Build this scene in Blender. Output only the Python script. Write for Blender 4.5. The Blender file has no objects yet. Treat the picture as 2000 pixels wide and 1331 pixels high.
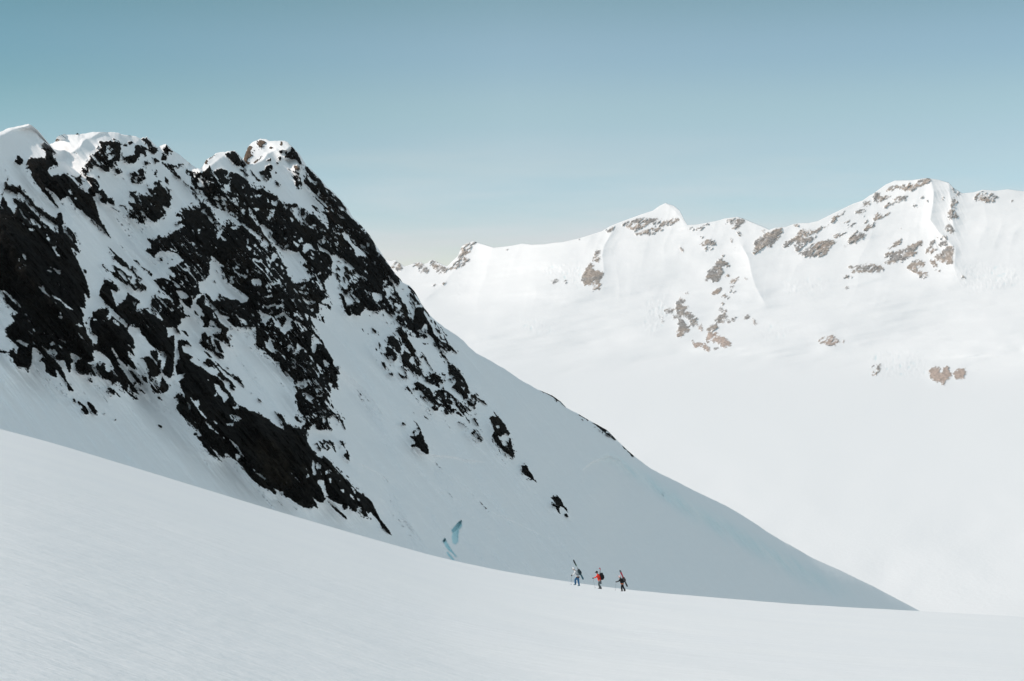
import bpy, bmesh, math, random
import numpy as np
from mathutils import Vector, Matrix

# ------------------------------------------------------------------ camera, sky, sun
scene = bpy.context.scene
FPX, CX, HY = 2778.0, 1000.0, 600.0          # focal length and horizon in pixels of the 2000 px wide photograph
cam_data = bpy.data.cameras.new("camera")
cam_data.lens = 36.0 * FPX / 2000.0
cam_data.sensor_width = 36.0
cam_data.shift_y = -(665.5 - HY) / 2000.0
cam_data.clip_start = 0.2
cam_data.clip_end = 90000.0
cam = bpy.data.objects.new("camera", cam_data)
cam.rotation_euler = (math.radians(90), 0, 0)
scene.collection.objects.link(cam)
scene.camera = cam

SUN_EL = math.radians(36.0)
SUN_AZ = math.radians(-99.0)                 # clockwise from +Y: the sun stands on the left
sun_vec = Vector((math.cos(SUN_EL) * math.sin(SUN_AZ), math.cos(SUN_EL) * math.cos(SUN_AZ), math.sin(SUN_EL)))
sun = bpy.data.lights.new("sun", "SUN")
sun.energy = 2.28
sun.angle = math.radians(0.5)
sun.color = (1.0, 0.86, 0.765)
sun_ob = bpy.data.objects.new("sun", sun)
sun_ob.rotation_euler = sun_vec.to_track_quat("Z", "Y").to_euler()
sun_ob.location = (-200, 0, 300)
scene.collection.objects.link(sun_ob)

world = bpy.data.worlds.new("World")
scene.world = world
world.use_nodes = True
wn, wl = world.node_tree.nodes, world.node_tree.links
wn.clear()
w_out = wn.new("ShaderNodeOutputWorld")
w_bg = wn.new("ShaderNodeBackground")
w_bg.inputs["Strength"].default_value = 0.15
w_sky = wn.new("ShaderNodeTexSky")
w_sky.sky_type = "NISHITA"
w_sky.sun_disc = False
w_sky.sun_elevation = SUN_EL
w_sky.sun_rotation = SUN_AZ
w_sky.altitude = 900
w_sky.air_density = 1.0
w_sky.dust_density = 0.0
w_sky.ozone_density = 3.0
w_hsv = wn.new("ShaderNodeHueSaturation")
w_hsv.inputs["Hue"].default_value = 0.487
w_hsv.inputs["Saturation"].default_value = 0.72
# thin veils of cirrus low over the far range
w_tc = wn.new("ShaderNodeTexCoord")
w_map = wn.new("ShaderNodeMapping")
w_map.inputs["Scale"].default_value = (3.0, 3.0, 26.0)
w_no = wn.new("ShaderNodeTexNoise")
w_no.inputs["Scale"].default_value = 1.6
w_no.inputs["Detail"].default_value = 6
w_no.inputs["Roughness"].default_value = 0.55
w_rp = wn.new("ShaderNodeMapRange")
w_rp.inputs["From Min"].default_value = 0.44
w_rp.inputs["From Max"].default_value = 0.74
w_sep = wn.new("ShaderNodeSeparateXYZ")
w_alt = wn.new("ShaderNodeMapRange")
w_alt.inputs["From Min"].default_value = 0.125
w_alt.inputs["From Max"].default_value = 0.05
w_mul = wn.new("ShaderNodeMath"); w_mul.operation = "MULTIPLY"
w_mul2 = wn.new("ShaderNodeMath"); w_mul2.operation = "MULTIPLY"; w_mul2.inputs[1].default_value = 0.8
w_mix = wn.new("ShaderNodeMix"); w_mix.data_type = "RGBA"
w_mix.inputs["B"].default_value = (6.2, 6.4, 6.6, 1)
wl.new(w_tc.outputs["Generated"], w_map.inputs["Vector"])
wl.new(w_map.outputs["Vector"], w_no.inputs["Vector"])
wl.new(w_no.outputs["Fac"], w_rp.inputs["Value"])
wl.new(w_tc.outputs["Generated"], w_sep.inputs["Vector"])
wl.new(w_sep.outputs["Z"], w_alt.inputs["Value"])
wl.new(w_rp.outputs["Result"], w_mul.inputs[0])
wl.new(w_alt.outputs["Result"], w_mul.inputs[1])
wl.new(w_mul.outputs[0], w_mul2.inputs[0])
wl.new(w_sky.outputs["Color"], w_hsv.inputs["Color"])
wl.new(w_hsv.outputs["Color"], w_mix.inputs["A"])
wl.new(w_mul2.outputs[0], w_mix.inputs["Factor"])
# deeper band of sky above the horizon; brighter overhead, unseen, added to fill the shade
w_rmp = wn.new("ShaderNodeValToRGB")
w_rmp.color_ramp.interpolation = "EASE"
SKY_TINT = [(0.0, (.69, .65, .65)), (.05, (.64, .62, .635)), (.0754, (.57, .61, .62)), (.104, (.605, .62, .60)), (.139, (.605, .64, .59)), (.174, (.555, .615, .59)), (.225, (.465, .56, .51)), (.40, (.93, .88, .73)), (.70, (1.74, 1.49, 1.12))]
els = w_rmp.color_ramp.elements
els[0].position, els[0].color = SKY_TINT[0][0], (*SKY_TINT[0][1], 1)
els[1].position, els[1].color = SKY_TINT[-1][0], (*SKY_TINT[-1][1], 1)
for _p, _c in SKY_TINT[1:-1]:
    _e = els.new(_p); _e.color = (*_c, 1)
w_tin = wn.new("ShaderNodeMix"); w_tin.data_type = "RGBA"; w_tin.blend_type = "MULTIPLY"; w_tin.inputs["Factor"].default_value = 1.0
wl.new(w_sep.outputs["Z"], w_rmp.inputs["Fac"])
wl.new(w_mix.outputs["Result"], w_tin.inputs["A"]); wl.new(w_rmp.outputs["Color"], w_tin.inputs["B"])
w_azr = wn.new("ShaderNodeMapRange")         # the sky is deeper on the left, part of it lens falloff painted in
w_azr.inputs["From Min"].default_value = -.36; w_azr.inputs["From Max"].default_value = .36
w_azt = wn.new("ShaderNodeValToRGB")
w_azt.color_ramp.elements[0].color = (.55, .735, .75, 1); w_azt.color_ramp.elements[1].color = (.91, .94, .95, 1)
_e = w_azt.color_ramp.elements.new(.5); _e.color = (1, 1, 1, 1)
w_azs = wn.new("ShaderNodeValToRGB")         # only in the band a little above the horizon
w_azs.color_ramp.elements[0].position, w_azs.color_ramp.elements[0].color = .05, (0, 0, 0, 1)
w_azs.color_ramp.elements[1].position, w_azs.color_ramp.elements[1].color = .45, (0, 0, 0, 1)
for _p in (.15, .25):
    _e = w_azs.color_ramp.elements.new(_p); _e.color = (1, 1, 1, 1)
w_azc = wn.new("ShaderNodeMix"); w_azc.data_type = "RGBA"; w_azc.blend_type = "MULTIPLY"
wl.new(w_sep.outputs["X"], w_azr.inputs["Value"]); wl.new(w_azr.outputs["Result"], w_azt.inputs["Fac"])
wl.new(w_sep.outputs["Z"], w_azs.inputs["Fac"]); wl.new(w_azs.outputs["Color"], w_azc.inputs["Factor"])
wl.new(w_tin.outputs["Result"], w_azc.inputs["A"]); wl.new(w_azt.outputs["Color"], w_azc.inputs["B"])
wl.new(w_azc.outputs["Result"], w_bg.inputs["Color"])
wl.new(w_bg.outputs["Background"], w_out.inputs["Surface"])

vs = scene.view_settings
vs.view_transform = "Standard"
vs.look = "None"
vs.exposure = 0.30
vs.gamma = 1.0
vs.use_curve_mapping = False
scene.cycles.use_denoising = True
scene.cycles.max_bounces = 8
scene.cycles.diffuse_bounces = 4
scene.cycles.volume_bounces = 0

HAZE_DENSITY = 0.8e-5

# ------------------------------------------------------------------ helpers
def tag(o, label=None, cat=None, group=None, kind=None):
    if label: o["label"] = label
    if cat: o["category"] = cat
    if group: o["group"] = group
    if kind: o["kind"] = kind
    return o

def lerp(x, pts):
    a = np.array(pts, float)
    return np.interp(x, a[:, 0], a[:, 1])

def smooth(x, a, b):
    t = np.clip((x - a) / (b - a), 0, 1)
    return t * t * (3 - 2 * t)

def hash2(ix, iy, seed):
    h = (ix.astype(np.int64) * 374761393 + iy.astype(np.int64) * 668265263 + seed * 1442695041) & 0xFFFFFFFF
    h = ((h ^ (h >> 13)) * 1274126177) & 0xFFFFFFFF
    h = (h ^ (h >> 16)) & 0xFFFFFFFF
    return h / 4294967295.0

def vnoise(x, y, seed):
    ix, iy = np.floor(x), np.floor(y)
    fx, fy = x - ix, y - iy
    fx = fx * fx * fx * (fx * (fx * 6 - 15) + 10); fy = fy * fy * fy * (fy * (fy * 6 - 15) + 10)
    a = hash2(ix, iy, seed); b = hash2(ix + 1, iy, seed)
    c = hash2(ix, iy + 1, seed); d = hash2(ix + 1, iy + 1, seed)
    return a + (b - a) * fx + (c - a) * fy + (a - b - c + d) * fx * fy

def fbm(x, y, seed, oct=4, gain=0.5):
    """fractal noise, about -0.5 .. 0.5"""
    s = np.zeros_like(x, dtype=float); amp = 1.0; tot = 0.0
    for k in range(oct):
        ca, sa = math.cos(0.6 * k), math.sin(0.6 * k)
        s += amp * (vnoise((x * ca - y * sa) * 2 ** k + 17.3 * k, (x * sa + y * ca) * 2 ** k - 9.1 * k, seed + k) - 0.5)
        tot += amp; amp *= gain
    return s / tot * 1.3

def ridged(x, y, seed, oct=4, gain=0.5):
    s = np.zeros_like(x, dtype=float); amp = 1.0; tot = 0.0
    for k in range(oct):
        s += amp * (1 - np.abs(2 * vnoise(x * 2 ** k + 5.7 * k, y * 2 ** k + 3.3 * k, seed + k) - 1))
        tot += amp; amp *= gain
    return s / tot

def shards(x, y, seed):
    """nearest seed of a jittered lattice: its position and a random number, for angular flakes"""
    ix, iy = np.floor(x), np.floor(y)
    best = np.full(x.shape, 1e9); bx = np.zeros_like(x); by = np.zeros_like(x); br = np.zeros_like(x)
    for dx in (-1, 0, 1):
        for dy in (-1, 0, 1):
            cx, cy = ix + dx, iy + dy
            sx = cx + .1 + .8 * hash2(cx, cy, seed); sy = cy + .1 + .8 * hash2(cx, cy, seed + 7)
            d = (sx - x) ** 2 + (sy - y) ** 2
            m = d < best
            best = np.where(m, d, best); bx = np.where(m, sx, bx); by = np.where(m, sy, by); br = np.where(m, hash2(cx, cy, seed + 13), br)
    return bx, by, br

def box_blur(a, r, axis):
    if r < 1: return a
    pad = [(0, 0), (0, 0)]; pad[axis] = (r + 1, r)
    c = np.cumsum(np.pad(a, pad, mode="edge"), axis=axis)
    n = a.shape[axis]
    hi = np.take(c, np.arange(2 * r + 1, 2 * r + 1 + n), axis=axis)
    lo = np.take(c, np.arange(0, n), axis=axis)
    return (hi - lo) / (2 * r + 1)

def blur(a, sigma):
    r = max(1, int(round(sigma)))
    for _ in range(3):
        a = box_blur(box_blur(a, r, 0), r, 1)
    return a

def inside(poly, X, Y):
    """non-zero winding test of points against a polygon"""
    w = np.zeros(X.shape, np.int32)
    n = len(poly)
    for i in range(n):
        x0, y0 = poly[i]; x1, y1 = poly[(i + 1) % n]
        cr = (x1 - x0) * (Y - y0) - (X - x0) * (y1 - y0)
        w += ((y0 <= Y) & (y1 > Y) & (cr > 0)).astype(np.int32)
        w -= ((y0 > Y) & (y1 <= Y) & (cr < 0)).astype(np.int32)
    return w != 0

def read_outlines(text):
    out = []; ox = oy = 0.0; s = 1.0
    for line in text.strip().splitlines():
        p = line.split()
        if p[0] == "T":
            ox, oy, s = float(p[1]), float(p[2]), float(p[3]); continue
        pts = [tuple(float(v) for v in q.split(",")) for q in p[2:]]
        out.append((p[0], float(p[1]), [(ox + x / s, oy + y / s) for x, y in pts]))
    return out

class Field:
    """a map of bare rock over the slope, one cell per 1/2778 of a radian of bearing and height"""
    def __init__(self, x0, x1, y0, y1, res=1.0):
        self.x0, self.y0, self.res = x0, y0, res
        self.nx, self.ny = int((x1 - x0) / res) + 1, int((y1 - y0) / res) + 1
        self.a = np.zeros((self.ny, self.nx), np.float32)
    def paint(self, poly, val):
        p = np.array(poly)
        i0 = max(0, int((p[:, 0].min() - self.x0) / self.res) - 1); i1 = min(self.nx, int((p[:, 0].max() - self.x0) / self.res) + 3)
        j0 = max(0, int((p[:, 1].min() - self.y0) / self.res) - 1); j1 = min(self.ny, int((p[:, 1].max() - self.y0) / self.res) + 3)
        if i1 <= i0 or j1 <= j0: return
        X, Y = np.meshgrid(self.x0 + np.arange(i0, i1) * self.res, self.y0 + np.arange(j0, j1) * self.res)
        m = inside(poly, X, Y)
        self.a[j0:j1, i0:i1][m] = val
    def copy(self, arr):
        f = Field.__new__(Field); f.__dict__.update(self.__dict__); f.a = arr; return f
    def at(self, X, Y):
        u = np.clip((X - self.x0) / self.res, 0, self.nx - 1.001); v = np.clip((Y - self.y0) / self.res, 0, self.ny - 1.001)
        i = u.astype(int); j = v.astype(int); fu = u - i; fv = v - j
        a = self.a
        return (a[j, i] * (1 - fu) + a[j, i + 1] * fu) * (1 - fv) + (a[j + 1, i] * (1 - fu) + a[j + 1, i + 1] * fu) * fv

def grid_normals(P):
    du = np.empty_like(P); dv = np.empty_like(P)
    du[:, 1:-1] = P[:, 2:] - P[:, :-2]; du[:, 0] = P[:, 1] - P[:, 0]; du[:, -1] = P[:, -1] - P[:, -2]
    dv[1:-1] = P[2:] - P[:-2]; dv[0] = P[1] - P[0]; dv[-1] = P[-1] - P[-2]
    n = np.cross(du, dv)
    n /= np.maximum(np.linalg.norm(n, axis=2, keepdims=True), 1e-9)
    return n

def mesh_from_faces(name, P, N, faces, attrs, mat):
    """P,N (n,3), faces (m,4) -> one mesh object keeping only the points it uses"""
    used = np.zeros(len(P), bool); used[faces.ravel()] = True
    remap = np.cumsum(used) - 1
    V = P[used].astype(np.float32); F = remap[faces].astype(np.int32)
    me = bpy.data.meshes.new(name)
    me.vertices.add(len(V)); me.vertices.foreach_set("co", V.ravel())
    me.loops.add(F.size); me.loops.foreach_set("vertex_index", F.ravel())
    me.polygons.add(len(F))
    me.polygons.foreach_set("loop_start", np.arange(0, F.size, 4, dtype=np.int32))
    me.polygons.foreach_set("loop_total", np.full(len(F), 4, np.int32))
    me.polygons.foreach_set("use_smooth", np.ones(len(F), bool))
    for k, arr in attrs.items():
        at = me.attributes.new(k, "FLOAT", "POINT")
        at.data.foreach_set("value", arr[used].astype(np.float32))
    me.update(calc_edges=True)
    if N is not None:
        me.normals_split_custom_set_from_vertices(N[used].astype(np.float32).tolist())
    me.materials.append(mat)
    o = bpy.data.objects.new(name, me)
    scene.collection.objects.link(o)
    return o

def grid_faces(ny, nx):
    idx = np.arange(ny * nx).reshape(ny, nx)
    return np.stack([idx[:-1, :-1], idx[1:, :-1], idx[1:, 1:], idx[:-1, 1:]], axis=-1).reshape(-1, 4)

# ------------------------------------------------------------------ materials
def new_mat(name):
    m = bpy.data.materials.new(name); m.use_nodes = True
    nt = m.node_tree; nt.nodes.clear()
    out = nt.nodes.new("ShaderNodeOutputMaterial")
    return m, nt.nodes, nt.links, out

def principled(nodes, col=(.8, .8, .8), rough=.5, spec=.3):
    p = nodes.new("ShaderNodeBsdfPrincipled")
    p.inputs["Base Color"].default_value = (*col, 1)
    p.inputs["Roughness"].default_value = rough
    p.inputs["Specular IOR Level"].default_value = spec
    return p

def noise_node(nodes, links, vec, scale, detail=4, rough=.55):
    n = nodes.new("ShaderNodeTexNoise")
    n.inputs["Scale"].default_value = scale
    n.inputs["Detail"].default_value = detail
    n.inputs["Roughness"].default_value = rough
    links.new(vec, n.inputs["Vector"])
    return n

def ramp_node(nodes, links, fac, stops):
    r = nodes.new("ShaderNodeValToRGB")
    els = r.color_ramp.elements
    els[0].position, els[0].color = stops[0][0], (*stops[0][1], 1)
    els[1].position, els[1].color = stops[-1][0], (*stops[-1][1], 1)
    for pos, c in stops[1:-1]:
        e = els.new(pos); e.color = (*c, 1)
    links.new(fac, r.inputs["Fac"])
    return r

SNOW = (0.915, 0.92, 0.925)

def alpine_material(name, rock_a, rock_b, rock_brown, unit, snow=SNOW, edge=0.06, ice=False):
    """snow and bare rock told apart by the 'rock' attribute; 'rust' marks browner rock, and sunlit ridge rock painted paler. unit = metres of the coarsest grain"""
    m, nd, lk, out = new_mat(name)
    geo = nd.new("ShaderNodeNewGeometry")
    at = nd.new("ShaderNodeAttribute"); at.attribute_name = "rock"
    ar = nd.new("ShaderNodeAttribute"); ar.attribute_name = "brown_or_lit"
    n1 = noise_node(nd, lk, geo.outputs["Position"], 1.0 / unit, 8, .62)
    fine = noise_node(nd, lk, geo.outputs["Position"], 3.5 / unit, 5, .6)
    # ragged edge between snow and rock
    ed = nd.new("ShaderNodeMath"); ed.operation = "MULTIPLY_ADD"
    lk.new(fine.outputs["Fac"], ed.inputs[0]); ed.inputs[1].default_value = 0.34; ed.inputs[2].default_value = -0.17
    ad = nd.new("ShaderNodeMath"); ad.operation = "ADD"
    lk.new(at.outputs["Fac"], ad.inputs[0]); lk.new(ed.outputs[0], ad.inputs[1])
    th = nd.new("ShaderNodeMapRange"); th.inputs["From Min"].default_value = -edge; th.inputs["From Max"].default_value = edge
    lk.new(ad.outputs[0], th.inputs["Value"])
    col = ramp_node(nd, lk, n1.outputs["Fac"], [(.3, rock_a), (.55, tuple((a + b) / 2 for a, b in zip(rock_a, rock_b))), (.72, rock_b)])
    big = noise_node(nd, lk, geo.outputs["Position"], .16 / unit, 4, .6)
    warm = ramp_node(nd, lk, big.outputs["Fac"], [(.42, (.8, .85, .9)), (.56, (1.1, 1.05, 1.0)), (.68, (2.1, 1.75, 1.4)) if ice != "far" else (.68, (1.12, 1.0, .93))])
    wm = nd.new("ShaderNodeMix"); wm.data_type = "RGBA"; wm.blend_type = "MULTIPLY"; wm.inputs["Factor"].default_value = 1
    lk.new(col.outputs["Color"], wm.inputs["A"]); lk.new(warm.outputs["Color"], wm.inputs["B"])
    # streaks down the strata
    mp = nd.new("ShaderNodeMapping"); mp.inputs["Scale"].default_value = (.35, .35, .08)
    mp.inputs["Rotation"].default_value = (0, math.radians(28), 0)
    lk.new(geo.outputs["Position"], mp.inputs["Vector"])
    st = noise_node(nd, lk, mp.outputs["Vector"], 6.0 / unit, 5, .6)
    mx = nd.new("ShaderNodeMix"); mx.data_type = "RGBA"; mx.blend_type = "MULTIPLY"
    sr = ramp_node(nd, lk, st.outputs["Fac"], [(.3, (.45, .45, .45)), (.7, (1.45, 1.4, 1.35))])
    mx.inputs["Factor"].default_value = .8
    lk.new(wm.outputs["Result"], mx.inputs["A"]); lk.new(sr.outputs["Color"], mx.inputs["B"])
    br = nd.new("ShaderNodeMix"); br.data_type = "RGBA"
    lk.new(ar.outputs["Fac"], br.inputs["Factor"]); lk.new(mx.outputs["Result"], br.inputs["A"])
    bm = nd.new("ShaderNodeMix"); bm.data_type = "RGBA"; bm.blend_type = "MULTIPLY"; bm.inputs["Factor"].default_value = .8
    bm.inputs["A"].default_value = (*rock_brown, 1); lk.new(sr.outputs["Color"], bm.inputs["B"])
    lk.new(bm.outputs["Result"], br.inputs["B"])
    rock = principled(nd, rough=.9, spec=.05)
    lk.new(br.outputs["Result"], rock.inputs["Base Color"])
    bu = nd.new("ShaderNodeBump"); bu.inputs["Strength"].default_value = .9; bu.inputs["Distance"].default_value = unit * .35
    lk.new(n1.outputs["Fac"], bu.inputs["Height"]); lk.new(bu.outputs["Normal"], rock.inputs["Normal"])
    sn = principled(nd, snow, .65, .2)
    sb = nd.new("ShaderNodeBump"); sb.inputs["Strength"].default_value = .22; sb.inputs["Distance"].default_value = unit * .12
    lk.new(fine.outputs["Fac"], sb.inputs["Height"]); lk.new(sb.outputs["Normal"], sn.inputs["Normal"])
    mix = nd.new("ShaderNodeMixShader")
    lk.new(th.outputs["Result"], mix.inputs["Fac"]); lk.new(sn.outputs[0], mix.inputs[1]); lk.new(rock.outputs[0], mix.inputs[2])
    last = mix
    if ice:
        ai = nd.new("ShaderNodeAttribute"); ai.attribute_name = "ice"  # blue of the ice, also the painted shade of the steep step
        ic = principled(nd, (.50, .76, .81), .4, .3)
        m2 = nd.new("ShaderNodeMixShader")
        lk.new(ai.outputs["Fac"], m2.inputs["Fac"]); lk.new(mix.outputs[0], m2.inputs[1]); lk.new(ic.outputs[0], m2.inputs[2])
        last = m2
    lk.new(last.outputs[0], out.inputs["Surface"])
    return m

mat_near = alpine_material("dark_rock_and_snow", (.0028, .0033, .0034), (.0125, .0122, .0112), (.15, .112, .085), 4.0, ice=True)  # brown is the ridge rock's sunlit tone, paler than where shaded
mat_far = alpine_material("hazed_rock_and_snow", (.25, .235, .222), (.55, .515, .485), (.53, .435, .385), 22.0, edge=.30, ice="far")  # rock colour paled to stand in for part of the distance haze

def snow_material():
    m, nd, lk, out = new_mat("wind_packed_snow")
    geo = nd.new("ShaderNodeNewGeometry")
    p = principled(nd, SNOW, .6, .22)
    mp = nd.new("ShaderNodeMapping"); mp.inputs["Rotation"].default_value = (0, 0, math.radians(12)); mp.inputs["Scale"].default_value = (.35, 1.2, 1)
    lk.new(geo.outputs["Position"], mp.inputs["Vector"])
    a = noise_node(nd, lk, mp.outputs["Vector"], 1.1, 6, .6)
    b = noise_node(nd, lk, mp.outputs["Vector"], 9.0, 4, .6)
    c = noise_node(nd, lk, mp.outputs["Vector"], .12, 3, .5)
    s1 = nd.new("ShaderNodeMath"); s1.operation = "MULTIPLY_ADD"; s1.inputs[1].default_value = .16
    lk.new(b.outputs["Fac"], s1.inputs[0]); lk.new(a.outputs["Fac"], s1.inputs[2])
    bu = nd.new("ShaderNodeBump"); bu.inputs["Strength"].default_value = .5; bu.inputs["Distance"].default_value = .2
    lk.new(s1.outputs[0], bu.inputs["Height"]); lk.new(bu.outputs["Normal"], p.inputs["Normal"])
    r = ramp_node(nd, lk, c.outputs["Fac"], [(.35, (.90, .908, .918)), (.65, (.92, .925, .928))])
    lk.new(r.outputs["Color"], p.inputs["Base Color"])
    lk.new(p.outputs[0], out.inputs["Surface"])
    return m
mat_snow = snow_material()

# ------------------------------------------------------------------ near slope (the skiers' snowfield)
CREST = [(-900, 560), (-500, 700), (-200, 786), (0, 840), (60, 848), (150, 880), (300, 925), (430, 965), (600, 1018), (730, 1052), (820, 1083.5),
         (1000, 1121), (1117, 1140), (1235, 1154.7), (1336, 1163), (1420, 1170), (1546, 1180), (1714, 1190), (1798, 1194.6), (2000, 1205), (2300, 1222), (2900, 1250)]
EYE, YC = 1.9, 210.0
KX = EYE / YC ** 2
_cpx = np.arange(-900, 2901, 10.0)
_cpy = np.interp(_cpx, [c[0] for c in CREST], [c[1] for c in CREST])
for _ in range(3):
    _cpy = np.convolve(np.pad(_cpy, 8, mode="edge"), np.ones(17) / 17, mode="valid")

def crest_py(px):
    return np.interp(px, _cpx, _cpy)

def slope_s(phi):
    """downhill gradient along bearing phi (0 = away from the camera, positive to the right), per metre of radius"""
    plane = 0.185 * np.sin(phi) + 0.150 * np.cos(phi)
    pf = np.clip(phi, -.58, .58)
    px = CX + FPX * np.tan(pf)
    c = (crest_py(px) - HY) / FPX
    traced = (c - 2 * EYE / YC) * np.cos(pf)
    w = 1 - smooth(np.abs(phi), .42, .58)
    return traced * w + plane * (1 - w)

def snow_z(x, y):
    x = np.asarray(x, float); y = np.asarray(y, float)
    r = np.hypot(x, y); phi = np.arctan2(x, y)
    cosf = np.clip(np.cos(phi), 0.0, 1)
    k = KX * cosf ** 2 + 2.0e-5 * (1 - cosf)
    z = -EYE - slope_s(phi) * r - k * r * r - 5.0e-4 * np.maximum(0, r - YC - 25) ** 2 * cosf ** 2
    rip = 0.12 * fbm(x * .20 + y * .09 + .6 * fbm(x * .05, y * .03, 83, 2), y * .045 - x * .02, 81, 3) * smooth(x / np.maximum(r, 1), -.25, .1)
    und = rip + 0.16 * fbm(x * .035, y * .055, 71, 3) * smooth(r, 6, 40) + 0.035 * fbm(x * .16, y * .4, 77, 3)
    return z + und * (1 - smooth(r, 260, 420) * .5)

def build_snowfield():
    a1 = np.concatenate([np.arange(-180, -27, 3.0), np.arange(-27, 27, .14), np.arange(27, 180.1, 3.0)]) * math.pi / 180
    rr = np.concatenate([[0.05, .6], np.geomspace(1.2, 1500, 330)])
    A, R_ = np.meshgrid(a1, rr)
    X, Y = R_ * np.sin(A), R_ * np.cos(A)
    Z = snow_z(X, Y)
    P = np.stack([X, Y, Z], -1)
    f = grid_faces(*A.shape)[:, ::-1]
    o = mesh_from_faces("snow_slope", P.reshape(-1, 3), None, f, {}, mat_snow)
    tag(o, "smooth sunlit wind-packed snow slope falling away from the camera", kind="structure")
    return o
build_snowfield()

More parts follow.
